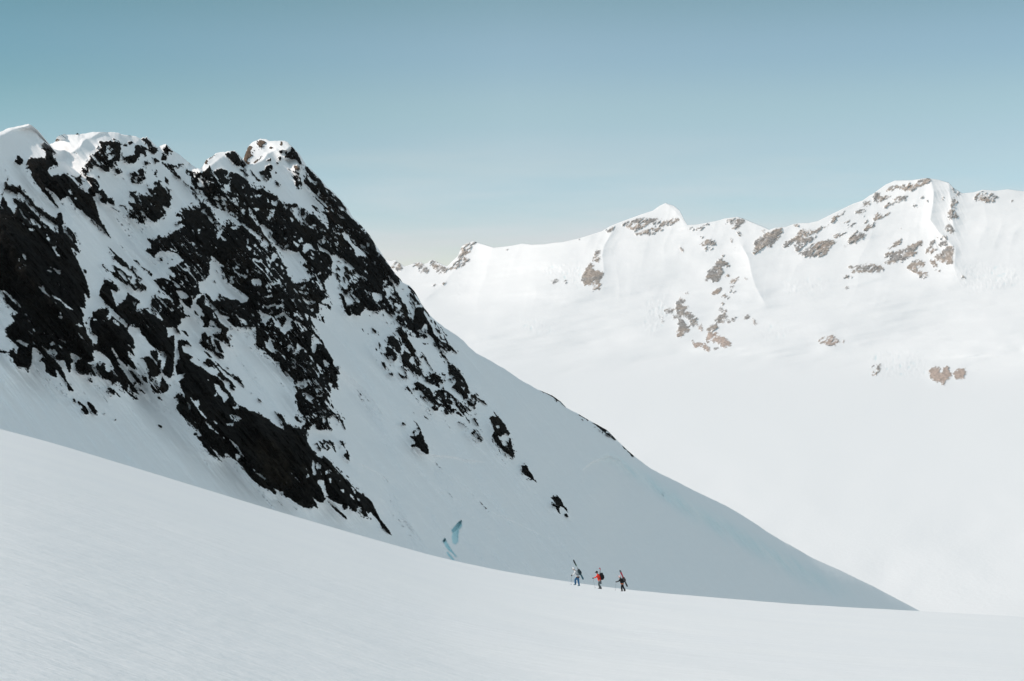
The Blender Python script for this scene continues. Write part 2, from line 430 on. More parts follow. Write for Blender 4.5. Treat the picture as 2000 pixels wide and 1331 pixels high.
# ------------------------------------------------------------------ outlines of bare rock
NEAR_ROCK = read_outlines("""T 0 240 6.656
R 1 545,330 600,318 640,325 680,380 690,450 760,545 750,565 700,550 640,600 700,640 720,680 780,675 850,660 880,690 930,730 1000,800 1030,850 1100,890 1150,920 1200,970 1240,1030 1270,1120 1300,1240 1340,1330 1260,1330 1240,1290 1160,1230 1110,1190 1060,1140 1000,1110 950,1040 920,980 890,960 830,980 790,1010 760,980 720,930 690,900 640,870 590,850 640,920 700,1000 740,1070 770,1120 700,1060 620,970 550,890 480,800 430,720 405,680 410,630 380,600 320,600 340,580 370,560 330,550 360,480 400,480 400,450 440,450 470,460 540,445 590,470 600,410 590,370
S 0 610,620 640,610 720,650 800,660 790,690 720,670 680,700 640,670
S 0 590,850 620,860 680,920 650,900
S 0 830,820 900,830 870,840
S 0 920,870 935,930 915,940 890,880
S 0 960,970 990,980 990,1010 970,1000
R 1 215,430 250,425 300,480 290,530 270,550 230,540 190,500 200,480 230,490 220,460
B 1 715,250 740,195 800,160 850,150 855,175 820,210 760,230
R 1 985,152 1010,132 1035,152
R .97 1285,235 1350,240 1400,235 1530,250 1575,270 1570,420 1560,490 1480,510 1470,570 1440,580 1430,630 1380,640 1340,620 1290,580 1230,560 1230,590 1210,610 1170,590 1105,545 1140,520 1170,470 1165,410 1240,390 1310,320 1300,270
S 0 1390,320 1410,295 1480,350 1440,375 1370,420 1365,380 1400,365
S 0 1410,410 1500,410 1450,470 1400,490 1420,450
R 1 1490,590 1570,620 1565,660 1540,680 1500,650
R .9 1590,290 1660,270 1660,310 1610,320
R .9 1580,470 1660,430 1660,530 1630,500
R .96 1055,630 1090,590 1105,620 1150,600 1160,640 1120,660 1130,700 1200,710 1260,750 1300,840 1270,880 1330,870 1390,940 1410,980 1450,980 1490,1040 1495,1085 1440,1060 1390,1030 1385,1070 1300,1020 1290,990 1340,970 1280,930 1240,910 1230,970 1190,950 1150,910 1130,860 1200,830 1130,720 1120,680
R 1 960,710 1040,700 1070,770 1095,820 1040,800 1000,760
R .9 1280,660 1310,700 1290,760 1265,730
R .9 1450,1100 1500,1115 1540,1140 1545,1100 1555,1165 1500,1130
R .95 1520,1085 1590,1060 1660,1110 1660,1150 1600,1090
R .96 0,690 80,680 120,740 90,760 100,810 170,830 210,830 260,850 320,920 400,990 470,1090 530,1110 570,1160 620,1180 700,1230 740,1240 740,1180 790,1165 820,1230 830,1300 820,1330 720,1330 640,1270 540,1190 460,1120 400,1070 340,980 280,930 230,900 200,920 130,880 60,850 0,810
S 0 210,890 260,920 340,1000 300,980 250,940
R .97 0,820 40,900 20,940 60,980 90,1040 100,1090 140,1120 190,1200 200,1130 190,1130 220,1080 170,1020 165,970 220,1000 280,1040 330,1040 390,1120 440,1160 480,1200 520,1250 540,1330 0,1330
S 0 0,1060 40,1120 0,1120
R 1 540,1270 580,1310 600,1330 545,1330
S 0 400,1250 450,1260 500,1330 430,1330
R .9 245,990 290,1000 340,1060 400,1120 360,1110 300,1060
T 0 440 6.656
R 1 0,0 620,0 720,100 760,110 750,0 810,0 830,80 880,140 940,200 970,240 1000,260 1040,370 980,330 930,290 990,430 1050,550 1090,630 1150,800 1175,940 1160,960 1105,900 1110,1085 1040,1070 1100,1180 1070,1200 1090,1270 1110,1330 80,1330 130,1290 190,1240 140,1170 240,1150 150,1080 80,1020 40,900 20,850 0,820
S 0 620,0 700,0 740,40 755,90 720,100 670,60
R .95 880,20 950,90 990,160 1000,240 960,230 930,150 880,110 860,60
S 0 20,850 60,850 190,960 290,1070 270,1080 180,1000 60,880
S 0 375,40 430,50 440,80 390,70
S 0 440,40 470,60 450,75
S 0 490,0 530,10 520,35
S 0 560,0 600,20 590,40
S 0 570,60 600,110 650,180 640,215 610,185 620,150
S 0 675,285 730,280 725,330 770,390 775,412 740,395
S 0 725,205 750,210 735,220
S 0 285,380 330,375 330,445 310,420
S 0 315,340 340,330 320,355
S 0 235,450 250,440 245,475
S 0 225,545 300,540 260,570
S 0 315,520 345,515 340,545
S 0 650,545 710,560 740,590 795,580 780,640 740,620 690,570
S 0 590,575 680,600 650,615
S 0 480,795 540,810 560,780 590,860 655,940 580,880
S 0 660,900 720,920 790,970 870,1040 950,1100 870,1075 790,990 690,935
S 0 700,985 740,1020 730,1030
S 0 760,1110 790,1150 780,1155
S 0 755,1190 800,1185 800,1210 770,1215
S 0 765,765 795,780 780,785
S 0 825,820 850,838 840,840
S 0 320,1140 360,1180 340,1175
S 0 325,1195 415,1270 380,1260
S 0 45,175 95,190 70,192
S 0 990,1290 1030,1280 1080,1320 1040,1320
R 1 1350,710 1400,715 1475,740 1450,760 1510,770 1540,830 1530,870 1450,850 1470,920 1500,1020 1520,1080 1540,1010 1590,1010 1650,930 1664,870 1664,1290 1600,1230 1500,1140 1420,1060 1330,970 1290,910 1300,830 1340,760
R 1 1280,1100 1330,1085 1400,1095 1420,1140 1380,1200 1470,1190 1530,1240 1600,1290 1640,1330 1165,1330 1170,1250 1200,1160 1210,1110 1240,1120
S 0 1200,1250 1220,1215 1280,1230 1220,1245
S 0 1330,1215 1370,1250 1350,1250
S 0 1380,1250 1430,1180 1450,1210
S 0 1470,1240 1500,1235 1560,1310 1480,1270
R .97 1400,280 1450,320 1540,400 1664,500 1664,550 1600,540 1520,480 1480,420 1490,390 1450,350
R .95 1310,500 1350,510 1380,560 1420,590 1470,610 1510,610 1450,510 1510,540 1600,590 1664,660 1664,800 1580,740 1480,660 1400,600 1340,550
S 0 1530,590 1580,600 1660,720 1640,730 1560,640
R 1 1280,0 1350,0 1400,90 1455,190 1380,110
R .9 1075,580 1100,570 1130,590 1120,625 1090,615
R 1 1125,1240 1160,1190 1150,1230
T 250 240 6.656
R .95 165,215 200,195 230,200 240,180 270,230 305,250 320,300 380,330 375,380 330,430 410,500 360,530 330,480 340,430 290,380 240,350 250,420 215,460 200,410 160,400 150,450 115,460 125,490 85,530 0,530 0,440 70,420 90,370 80,320 100,290 180,290 230,320 270,350 240,260 200,240
R .9 210,500 270,490 265,560 220,550
R .95 330,680 360,600 390,630 360,690
R .9 0,260 60,240 70,270 0,290
R .96 460,350 500,290 520,320 540,350 590,370 580,390 540,370 530,430 500,410 460,380
R .96 420,460 460,420 500,450 490,500 440,490
R .8 430,510 600,550 650,600 600,610 640,660 760,800 830,830 820,700 730,650 770,600 840,640 970,650 1010,610 1060,550 1110,640 1170,600 1230,590 1300,620 1380,700 1390,650 1450,670 1540,740 1600,830 1664,860 1664,1330 600,1330 640,1290 720,1240 620,1220 680,1110 800,1140 790,1060 850,1060 930,1110 970,1180 930,1080 880,1000 850,960 870,930 800,840 700,760 560,650
R .6 650,530 730,535 700,590 650,600 560,560
R .98 1380,680 1450,670 1540,740 1600,830 1640,900 1640,1330 1300,1160 1400,1050 1440,900 1400,760
R .97 1000,620 1060,580 1160,740 1180,800 1080,700 980,680
R .97 700,1120 900,1150 1000,1200 1040,1260 1050,1330 700,1330
S 0 980,1030 1060,1040 1150,1110 1270,1160 1400,1250 1500,1330 1410,1330 1300,1240 1250,1290 1230,1330 1180,1290 1100,1170 1110,1140 1030,1080
S 0 880,870 960,880 1010,960 1040,980 1000,1000 960,1030 920,970
S 0 890,780 960,770 980,830 920,830
S .1 1240,810 1310,800 1350,870 1330,900 1260,860
S 0 1120,1000 1150,1030 1200,1080 1170,1070
S 0 1330,1090 1370,1130 1330,1110
S 0 1480,1130 1530,1150 1490,1180
S 0 1560,1100 1640,1160 1600,1150
S 0 1480,930 1530,970 1580,1030 1530,1010
S .1 1030,1210 1060,1220 1120,1320 1080,1300
S .1 1205,960 1280,970 1280,1010 1230,990
S 0 1530,910 1600,910 1560,935
R .96 30,900 110,880 110,930 160,950 260,940 330,960 280,910 250,850 330,860 370,810 420,830 540,860 550,920 550,1000 570,1080 520,1110 450,1090 480,1140 500,1160 460,1220 400,1260 340,1290 290,1260 250,1230 180,1150 150,1130 190,1220 230,1330 140,1290 100,1260 30,1230 10,1160 20,1120 80,1120 0,1060 0,1020 90,1050 80,990 20,940
S 0 280,930 370,910 380,930 310,950
R .6 380,740 450,760 440,830 360,830 320,790
R .8 470,690 530,740 530,810 480,770
R .6 250,810 300,820 250,830
R .88 20,660 90,640 120,620 210,580 220,640 210,670 240,730 190,760 120,800 50,780 30,720 60,690
R .98 1250,410 1330,380 1390,375 1440,430 1470,500 1500,560 1550,640 1480,570 1430,570 1370,530 1300,460
R .95 1440,590 1500,610 1580,700 1500,660
B .7 960,575 1000,500 1040,470 1140,400 1150,410 1090,460 1030,510 1030,540
T 450 240 6.656
R .85 0,740 430,1330 0,1330
R .93 0,640 130,680 220,760 280,830 350,880 420,850 450,880 520,920 600,940 640,1000 680,1050 760,1050 790,1080 780,1130 830,1210 870,1270 920,1330 430,1330 330,1200 220,1060 120,960 0,740
S 0 0,1200 120,1290 160,1330 30,1330
S 0 230,1100 330,1230 390,1330 340,1330 260,1200
S 0 520,1130 580,1130 560,1210 480,1270 450,1250 500,1210
S .2 540,1010 620,1030 600,1090 530,1050
S 0 480,970 510,1040 490,1050
S 0 320,940 420,930 400,960 330,970
S 0 320,1120 370,1110 370,1140 330,1150
S 0 150,1130 190,1130 180,1190 150,1180
S 0 780,1230 830,1270 800,1300
R .97 110,590 160,600 250,700 200,690 120,620
R .95 240,570 300,670 400,760 360,760 290,680
R .7 300,800 380,790 430,850 360,830
B 1 165,490 200,380 210,320 250,300 290,310 260,390 300,430 240,460 200,500 260,520 240,550
B .9 340,280 370,220 440,230 470,250 400,310 360,290
B .75 320,380 400,310 490,280 430,320
B .9 640,300 650,245 680,250 680,300
B .9 500,330 530,310 560,330 510,345
B .6 280,520 380,460 430,420 370,490 310,540
R .97 790,310 870,390 920,500 930,540 900,560 870,500 830,480 830,500 760,460 710,450 720,420 780,370
B .95 820,560 880,540 910,580 890,630 840,620
R .93 750,605 860,640 900,660 890,700 920,720 940,830 930,880 890,870 840,830 850,760 800,710 850,700 880,670 800,640
R 1 640,370 670,360 680,400 650,400
R 1 620,450 655,440 660,480 630,500
R 1 595,510 625,520 620,550 600,545
R 1 700,380 740,370 730,410 710,410
R .78 480,560 540,550 560,600 530,640 530,720 470,770 400,700 370,650 440,610
R .65 540,770 600,760 640,760 670,850 620,830 550,800
R .9 580,630 610,650 590,670
R .5 450,490 540,460 530,500
R .93 975,550 1100,670 1170,740 1220,830 1350,920 1430,1010 1510,1120 1530,1190 1640,1300 1664,1330 1290,1330 1230,1290 1180,1200 1110,1140 1050,1070 1130,1100 1170,1150 1280,1160 1180,1060 1110,990 1020,850 960,790 950,750 980,700 990,640 965,590
S 0 990,690 1060,740 1090,770 1040,760 1000,720
S 0 1010,840 1100,930 1200,1030 1280,1110 1220,1080 1100,970
S 0 1170,1150 1240,1200 1280,1310 1210,1270 1170,1190
S 0 1300,960 1400,1020 1380,1030
S 0 1300,1110 1360,1140 1330,1160
S 0 1380,1180 1470,1220 1500,1270 1440,1240
S 0 1220,850 1280,900 1260,920
R .9 800,1060 870,1050 880,1090 830,1100 780,1090
R 1 900,1140 950,1110 975,1130 960,1200 930,1220 905,1190
R .97 960,1230 1030,1180 1100,1200 1180,1290 1230,1330 990,1330
S 0 900,1240 960,1260 1030,1330 960,1330
T 250 440 6.656
R .96 400,110 430,160 500,150 620,70 740,10 760,0 1664,0 1664,1330 0,1330 0,880 150,990 210,1070 300,1150 470,1240 310,1080 300,980 380,900 430,950 540,960 330,720 440,680 560,720 470,610 420,520 510,560 640,520 720,460 650,380 540,340 390,350 340,400 360,440 290,380 220,330 250,300 300,300 280,220 250,180 350,190
S 0 1120,0 1270,0 1220,80 1200,130 1160,200 1150,120 1190,80
S 0 1500,0 1664,90 1664,160 1580,90
S .1 1330,30 1420,0 1450,30 1380,70 1350,40
S 0 1085,400 1180,480 1260,540 1190,530 1230,600 1280,690 1290,740 1400,820 1500,890 1580,950 1540,990 1480,1010 1400,960 1330,970 1240,920 1180,890 1170,950 1200,990 1140,970 1110,990 1060,930 1020,890 940,880 915,800 920,740 1000,710 1060,650 1050,590 1070,510
R 1 1110,690 1130,730 1160,770 1120,740
R .8 1140,570 1170,590 1170,630 1150,610
S 0 1010,930 1060,1000 1130,1070 1200,1160 1330,1200 1280,1230 1400,1330 1290,1330 1190,1250 1170,1190 1080,1080 1010,1040 1000,980
S 0 650,940 700,980 760,1050 820,1090 840,980 930,900 1000,890 900,960 880,1020 950,1080 990,1170 940,1190 980,1280 970,1330 640,1330 690,1280 680,1230 740,1210 780,1180 730,1150 720,1060 640,1080 690,1030 670,980
R 1 745,1195 800,1170 830,1170 770,1190
R 1 860,1110 890,1130 910,1180 880,1160
S 0 630,860 700,850 790,920 780,950 690,960 650,900
S .25 380,510 520,560 600,620 640,700 540,640 520,700 440,600
S .2 570,720 650,760 700,830 740,860 700,850 600,780
S 0 700,770 780,840 740,820
S 0 840,780 890,790 880,820
S 0 785,225 850,220 910,300 890,320 840,270
S 0 685,255 740,240 700,265
S 0 750,260 780,270 760,280
S 0 900,70 950,50 940,70
S 0 865,155 900,150 880,160
S 0 725,480 790,540 740,510
S .1 1210,140 1300,200 1270,215 1220,190
S 0 1545,180 1570,190 1565,250 1550,230
S 0 1630,250 1664,240 1664,290
S 0 1620,430 1664,440 1660,470 1630,460
S 0 1570,300 1600,320 1580,320
S 0 1280,330 1305,340 1290,345
S 0 1360,550 1410,540 1380,590 1470,640 1560,650 1540,690 1450,650 1370,600
S 0 1280,530 1340,580 1300,570
S 0 1310,650 1340,660 1380,760 1340,700
S 0 1610,590 1650,600 1610,620
S 0 1610,710 1664,700 1664,790 1610,750
S 0 1540,580 1580,570 1550,630
S 0 1430,1030 1460,1040 1450,1060
S 0 1490,1080 1520,1085 1500,1100
S 0 1520,1030 1555,1070 1530,1050
S 0 1385,1130 1430,1180 1500,1230 1560,1290 1480,1310 1450,1230
S 0 1140,280 1155,300 1145,300
S 0 1100,1120 1120,1180 1110,1170
S .3 1040,1230 1100,1250 1160,1330 1060,1300
S .2 740,640 790,730 750,720
R 1 400,430 430,420 450,460 420,465
R 1 550,430 590,440 580,470
R 1 500,490 530,500 515,510
R .95 70,460 100,440 150,490 170,530 130,500
R .95 170,540 230,570 320,640 300,670 240,620
R .93 0,500 60,540 100,610 150,670 190,760 240,810 220,870 140,840 80,850 0,800
S .2 0,570 60,610 90,660 100,760 70,780 0,690
S 0 55,985 120,1005 80,1050
S 0 130,1020 210,1020 220,1080 180,1110 110,1130 110,1060
S 0 20,1310 90,1280 100,1330 20,1330
R .6 320,940 370,890 440,1000 380,990
T 500 440 6.656
R .92 0,0 1370,0 1440,90 1530,240 1640,400 1664,420 1664,1110 1600,1110 1500,1120 1440,1110 1400,1090 1350,1180 1260,1160 1200,1180 1150,1120 1130,1010 1080,900 1050,800 1040,640 1045,500 1040,460 1000,460 990,540 990,640 940,680 880,760 920,860 980,1000 970,1100 900,1060 820,1010 820,1140 780,1200 900,1320 750,1330 0,1330
S 0 40,0 110,0 150,50 220,90 190,140 280,230 360,300 480,340 570,350 600,410 640,470 600,520 690,590 760,670 700,690 690,740 600,720 580,750 480,750 460,690 400,610 410,580 360,480 280,330 190,230 100,110
R 1 450,650 490,660 470,675
R .9 570,490 590,480 590,510
R .9 650,590 690,600 680,635
S 0 0,110 60,140 150,220 170,280 110,270 60,200 0,170
S .05 600,350 640,240 720,250 760,330 690,310 640,380
S 0 540,210 600,170 610,210 560,220
S 0 480,200 560,260 550,290 510,260
S 0 420,140 520,140 510,155
S 0 360,165 400,170 390,200
S 0 340,235 370,245 350,252
S 0 800,210 870,170 880,110 920,210 850,265
S 0 680,0 740,20 750,40 700,50
S 0 630,60 740,180 700,150
S 0 790,220 850,290 930,330 980,390 1060,400 1140,450 1280,570 1260,580 1200,560 1140,510 1070,450 1060,500 1040,520 1030,640 1060,780 1080,900 1000,900 940,860 880,760 960,690 990,630 990,470 960,390 890,350 830,340
S .3 1040,460 1140,510 1150,600 1130,690 1230,690 1200,800 1130,880 1080,900 1050,760 1040,600
S 0 1125,100 1200,120 1220,200 1290,270 1400,340 1430,430 1390,450 1300,400 1280,320 1200,220 1140,170
S 0 1330,230 1420,280 1380,290
S 0 1280,50 1340,80 1430,165 1370,110
S 0 1450,230 1480,240 1460,290
S 0 1230,440 1260,520 1230,520
S 0 1060,90 1110,120 1090,130
S 0 1550,880 1640,920 1640,970 1570,1000 1510,930
S 0 1480,840 1490,880 1430,950 1460,920
S 0 1210,820 1330,830 1230,835
S 0 1280,770 1360,760 1350,790
S 0 1380,680 1420,690 1400,695
S .3 1130,890 1240,910 1340,960 1330,1000 1240,1050 1230,1100 1180,1090 1160,980
S 0 0,440 90,470 40,480 0,465
S 0 220,370 290,380 270,400 230,470 180,490
S 0 310,530 350,540 340,570
S 0 0,700 70,720 60,800 10,790
S 0 180,760 310,740 340,750 210,785
S 0 130,780 170,770 150,820
S 0 110,920 210,910 220,935 120,940
S 0 310,970 370,960 350,1000
S 0 80,1030 150,1060 250,1010 260,1050 370,1010 350,1050 270,1090 260,1060 150,1080
S 0 540,850 620,870 690,880 650,910 560,870
S 0 470,800 550,890 500,850
S 0 600,920 660,990 770,990 750,1030 670,1030 610,970
S 0 770,800 800,820 775,830
S 0 830,620 850,610 850,640 800,650
S .3 760,610 820,700 880,820 860,850 800,740
S 0 40,1090 100,1140 200,1180 240,1220 330,1330 280,1320 230,1250 200,1200 170,1210 120,1300 130,1330 60,1200
S .15 300,1150 350,1130 420,1180 480,1240 440,1270 470,1330 340,1330 400,1230 370,1190 250,1210
S 0 620,1130 690,1180 670,1250 640,1170
S 0 700,1170 780,1230 860,1150 830,1230 900,1320 760,1330 720,1230
S .15 820,1000 960,930 960,990 980,1050 850,1000 830,1020
R 1 840,1180 880,1190 900,1310 850,1230
S 0 710,1090 740,1080 740,1140 715,1120
T 0 640 6.656
R .98 80,0 1110,0 1130,60 1150,130 1200,170 1210,230 1250,290 1200,330 1220,430 1150,460 1200,530 1250,630 1230,640 1190,580 1150,620 1060,600 990,540 975,470 1000,430 1070,400 950,340 920,320 910,350 950,440 920,480 920,570 900,585 860,520 850,460 820,430 740,420 710,370 750,340 720,290 650,260 640,310 600,280 540,240 620,330 720,430 800,520 840,600 870,690 970,820 960,830 900,820 870,770 870,710 830,710 820,660 760,610 760,580 720,540 740,620 740,650 680,640 640,610 590,570 590,510 570,450 500,440 560,390 590,410 530,330 490,290 430,260 420,380 410,480 370,550 340,530 220,510 170,440 160,400 100,360 120,340 70,330 0,300 0,255 100,310 130,280 190,310 210,340 240,260 200,220 100,140 70,110 90,90 30,45 80,50
S 0 205,165 270,160 320,200 400,215 340,245 270,210
S 0 415,180 465,215 430,205
S 0 335,20 430,80 420,95 370,60
S 0 430,0 460,60 440,50
S 0 535,40 585,75 570,80
S 0 640,210 690,180 715,220 660,240
S 0 730,205 790,240 820,300 770,250
S 0 750,150 860,180 850,200
R 1 330,550 350,550 370,600 350,590
R 1 940,930 970,930 1000,990 960,970
R 1 1015,965 1060,980 1120,1040 1150,1100 1145,1130 1100,1130 1080,1090 1035,1080 1060,1050 1080,1040 1010,985
R 1 1120,970 1160,965 1220,1020 1260,1080 1260,1110 1240,1140 1200,1100 1160,1050
R .9 1330,1120 1360,1110 1370,1130
R .9 1450,1200 1530,1195 1500,1210
R 1 1135,660 1160,680 1210,700 1215,720 1160,705
R 1 1385,790 1440,780 1500,830 1550,880 1590,915 1560,915 1500,850 1480,885 1420,840
R .98 1270,450 1300,500 1330,450 1370,470 1370,500 1420,570 1450,540 1480,540 1440,440 1340,340 1250,300 1210,200 1260,220 1270,120 1200,70 1180,0 1664,0 1664,530 1640,500 1560,420 1500,320 1450,265 1470,330 1570,500 1540,490 1460,430 1600,550 1664,650 1664,855 1580,790 1560,730 1520,700 1480,740 1420,690 1380,690 1330,640 1260,570 1250,500
S .1 1370,490 1440,520 1410,580 1370,550
T 250 640 6.656
S 0 0,0 140,0 150,90 220,120 270,200 330,260 390,300 440,320 480,330 490,380 470,500 440,560 420,560 430,610 370,660 420,740 360,730 290,650 230,600 300,560 250,520 200,410 120,410 90,380 80,270 60,130 0,60
R 1 150,0 500,0 520,60 510,130 600,100 610,300 600,400 560,400 500,370 480,320 400,300 320,250 270,200 220,120 170,90
R 1 280,300 380,290 400,340 390,430 430,420 430,530 400,520 360,430 320,400
S 0 395,300 470,330 480,390 440,550 425,540 440,440 400,390
R 1 140,400 270,370 330,410 370,480 410,530 440,590 400,620 370,660 290,640 230,580 290,570 250,520 240,460 200,410
R 1 480,500 500,370 600,410 600,540 550,660 470,620 440,570
R 1 440,630 490,690 530,770 520,820 440,865 410,800 420,720
R .9 160,620 240,640 290,660 330,700 390,750 420,800 420,860 370,850 290,790 200,730
S 0 290,650 330,670 380,640 435,610 430,690 400,770 350,720
R 1 0,540 60,570 130,650 190,740 110,710 40,610
R 1 0,370 60,430 120,550 60,540 0,480
R 1 0,660 70,740 150,880 60,830 0,720
R 1 160,800 240,865 200,860
R 1 0,830 60,880 140,940 100,940 0,860
R 1 350,880 410,900 460,960 390,930
R .97 0,60 60,130 90,250 80,290 0,220
R .85 0,220 60,290 90,380 0,300
S .1 610,0 690,90 760,110 840,190 930,200 940,260 1000,290 1120,400 1280,560 1330,610 1430,710 1664,920 1664,1080 1590,1080 1440,1000 1330,850 1290,810 1200,680 1060,600 900,490 780,410 700,250 660,160 610,100
R 1 600,0 640,0 690,90 640,60
R .99 650,160 760,170 830,240 760,220 700,250 720,320 800,350 870,390 780,410 820,450 900,490 1000,550 1060,600 1160,640 1200,680 1240,720 1290,810 1330,850 1400,960 1440,1000 1500,1030 1590,1080 1664,1090 1664,1330 900,1330 830,1270 740,1180 700,1150 620,1040 660,940 600,920 640,860 700,850 740,920 730,860 690,780 660,700 720,650 740,600 640,610 620,540 610,490 680,410 650,280
S 0 1040,560 1080,515 1150,540 1190,600 1130,590 1070,580
S 0 1120,730 1170,740 1220,810 1300,880 1310,930 1250,980 1220,910 1180,870 1140,800
S 0 1110,880 1160,860 1160,880 1130,890
S 0 1030,690 1050,670 1050,710
S 0 1365,1040 1430,1000 1440,1050 1380,1060
S 0 1310,1130 1390,1140 1480,1190 1380,1230 1340,1180
S 0 1275,1260 1370,1240 1370,1270 1290,1280
S 0 860,960 920,940 930,1000 900,1040 870,1000
S 0 790,890 870,960 920,1060 1050,1210 960,1140 890,1040
S 0 770,965 810,1000 810,1080 790,1060
S 0 1000,1220 1060,1270 1110,1330 1060,1310
S 0 1090,1200 1160,1240 1150,1260
S 0 870,1215 885,1240 870,1245
S 0 660,850 690,860 680,890
S 0 720,840 740,910 730,910
R 1 690,40 740,40 800,120 760,110
R .85 920,0 1320,0 1280,100 1340,240 1320,260 1270,220 1190,160 1120,130 1100,90 1200,80 1210,20 1170,0
R .92 950,90 1000,60 1090,120 1130,220 1180,320 1240,360 1260,430 1200,400 1160,380 1080,310 1000,270 950,230 920,200 960,180
S 0 1070,110 1110,160 1170,320 1140,300 1090,200
R .97 1110,150 1180,170 1250,330 1190,330 1150,250
R .95 980,300 1060,350 1110,400 1050,380
R .95 1110,420 1180,480 1280,570 1340,610 1360,590 1400,630 1420,650 1430,640 1500,720 1510,770 1430,710 1340,640 1240,560
R .9 1510,770 1664,910 1600,860
R .9 1270,500 1330,550 1300,540
R .95 1020,400 1080,420 1160,500 1220,580 1250,620 1330,690 1400,760 1400,790 1360,770 1400,830 1330,790 1320,720 1230,680 1160,620 1190,590 1150,530 1050,510 960,440 1010,450
R .9 890,390 930,430 910,420
R .5 1320,90 1420,130 1380,170 1340,130
R .9 390,1260 450,1280 430,1310 400,1290
R .9 785,1310 820,1330 790,1330
T 500 640 6.656
S 0 0,230 100,310 270,460 400,590 520,720 540,850 500,880 530,940 530,1010 560,1090 650,1200 650,1240 590,1290 500,1290 360,1260 280,1260 180,1180 80,1120 0,1100
R .95 0,0 750,0 760,50 810,110 870,180 900,250 950,330 1000,420 1010,490 1080,570 1050,620 1070,690 1040,710 1070,740 1050,790 990,780 960,830 985,915 930,890 950,960 970,1060 1000,1020 1060,1090 1110,1160 1140,1260 1170,1330 1140,1310 1120,1250 1070,1180 1010,1130 950,1170 930,1180 950,1270 1000,1330 780,1330 770,1260 710,1270 700,1330 600,1330 590,1290 650,1240 650,1200 560,1090 530,1010 530,940 500,880 540,850 490,750 520,760 600,780 520,720 400,590 270,460 100,310 0,230
S 0 320,0 500,0 430,40 360,85 340,40
S .05 105,170 150,190 180,140 200,190 240,280 320,330 250,300 210,335 130,260
S 0 200,150 270,180 240,200
S 0 300,200 330,180 345,240
S 0 510,330 540,210 620,270 560,300
S 0 525,170 550,200 540,205
S 0 720,140 740,90 860,210 780,220 790,280 740,340 720,270
S 0 690,340 750,440 730,440
S .1 860,420 900,420 960,480 900,510
S 0 790,470 850,540 880,610 850,600 800,520
S 0 870,530 900,580 880,580
S 0 930,500 950,540 940,570
S 0 940,590 985,610 960,615
S 0 770,650 800,690 775,690
S 0 540,700 640,700 670,760 620,780
S 0 780,800 800,770 800,850 780,840
S 0 870,820 890,850 878,855
S 0 700,790 720,820 700,830
S 0 780,900 800,880 860,880 850,900
S .1 650,850 680,850 750,920 720,940 740,1000 690,960 650,910
S .1 940,710 1000,740 970,790
S 0 980,1040 1020,1040 1060,1110 1040,1130 980,1080
S 0 820,1070 860,1100 830,1110
S 0 870,1050 900,1060 915,1110 880,1110
S 0 940,1090 970,1100 960,1140
S 0 810,1140 850,1170 840,1190
S 0 870,1140 910,1200 890,1270 870,1220
S 0 570,850 610,880 600,885
S 0 640,950 660,1000 650,1000
S 0 340,360 380,380 385,430
R 1 0,900 60,930 80,970 40,950
R .93 240,1080 330,1130 400,1250 440,1260 500,1310 430,1310 360,1330 340,1230 250,1120
R 1 495,1155 540,1150 590,1240 540,1230
R .98 0,1110 80,1130 90,1160 180,1190 190,1220 280,1280 330,1310 360,1330 0,1330
R .93 360,1280 520,1300 600,1330 360,1330
R .6 300,500 350,540 430,690 350,580
R .8 480,680 540,760 500,740
R .6 1370,10 1400,30 1390,50
R .7 1440,70 1490,100 1460,95
R .6 1510,10 1570,40 1560,90 1510,50
R .7 1580,70 1610,100 1590,100
R .8 1590,170 1620,220 1640,300 1640,370 1600,290
R .6 1540,380 1570,420 1600,500 1560,420
R .9 1630,450 1664,460 1664,510 1630,490
R .9 1030,1255 1060,1250 1060,1275
T 350 840 6.656
R 1 250,0 1664,0 1664,1015 1610,1010 1540,950 1430,870 1390,880 1350,850 1350,810 1300,800 1220,750 1260,800 1265,840 1220,830 1180,790 1110,760 1050,720 980,670 910,610 870,560 860,530 760,420 740,400 690,370 620,310 590,310 585,360 540,350 490,300 390,200 480,310 575,430 520,400 470,350 380,290 350,240 310,220 290,170 240,110 230,80 290,80
S 0 440,0 540,70 470,30
S 0 550,70 610,120 580,110
S 0 650,120 760,210 840,340 850,360 800,320 750,240
S 0 730,310 800,330 750,410
S 0 940,480 1010,560 1100,600 1145,660 1060,620 980,540
S 0 870,490 910,495 890,500
S 0 1590,30 1640,90 1610,70
R 1 180,50 220,40 230,65 200,80
R 1 670,455 730,520 690,480
S 0 1540,540 1580,600 1560,580
T 560 860 6.656
S 0 260,0 600,0 640,300 720,440 600,300 470,190 300,70
R .98 0,0 260,0 300,70 380,170 430,220 470,240 470,200 530,240 600,310 640,370 720,450 780,510 820,550 880,620 940,680 990,690 1050,740 1100,800 1150,880 1180,960 1240,1060 1320,1150 1370,1230 1360,1245 1280,1190 1240,1140 1210,1080 1140,1000 1090,930 1050,950 1010,890 1050,970 1085,1020 1000,990 950,940 920,870 910,930 880,930 800,860 790,890 740,910 720,840 640,810 580,780 520,740 490,780 470,820 400,800 330,730 390,830 420,910 380,880 290,890 200,870 100,800 0,730
S 0 300,70 390,130 470,210 470,240 400,210
S 0 345,260 380,420 385,455 340,450 330,360
S 0 380,310 400,290 445,330 440,375 390,360
S 0 255,440 290,450 280,495 250,495
S 0 500,410 520,405 510,460
S 0 550,500 575,495 570,555
S 0 410,520 480,515 500,600 510,680 550,720 510,720 490,770 480,680 440,600 400,570
S 0 690,640 740,640 755,690 710,660
S 0 840,610 880,640 905,720 860,660
S 0 820,690 880,750 880,780 840,740
S 0 910,750 950,770 950,820
S 0 910,850 980,890 970,930
S 0 940,640 975,680 970,705
S 0 1060,810 1075,820 1065,825
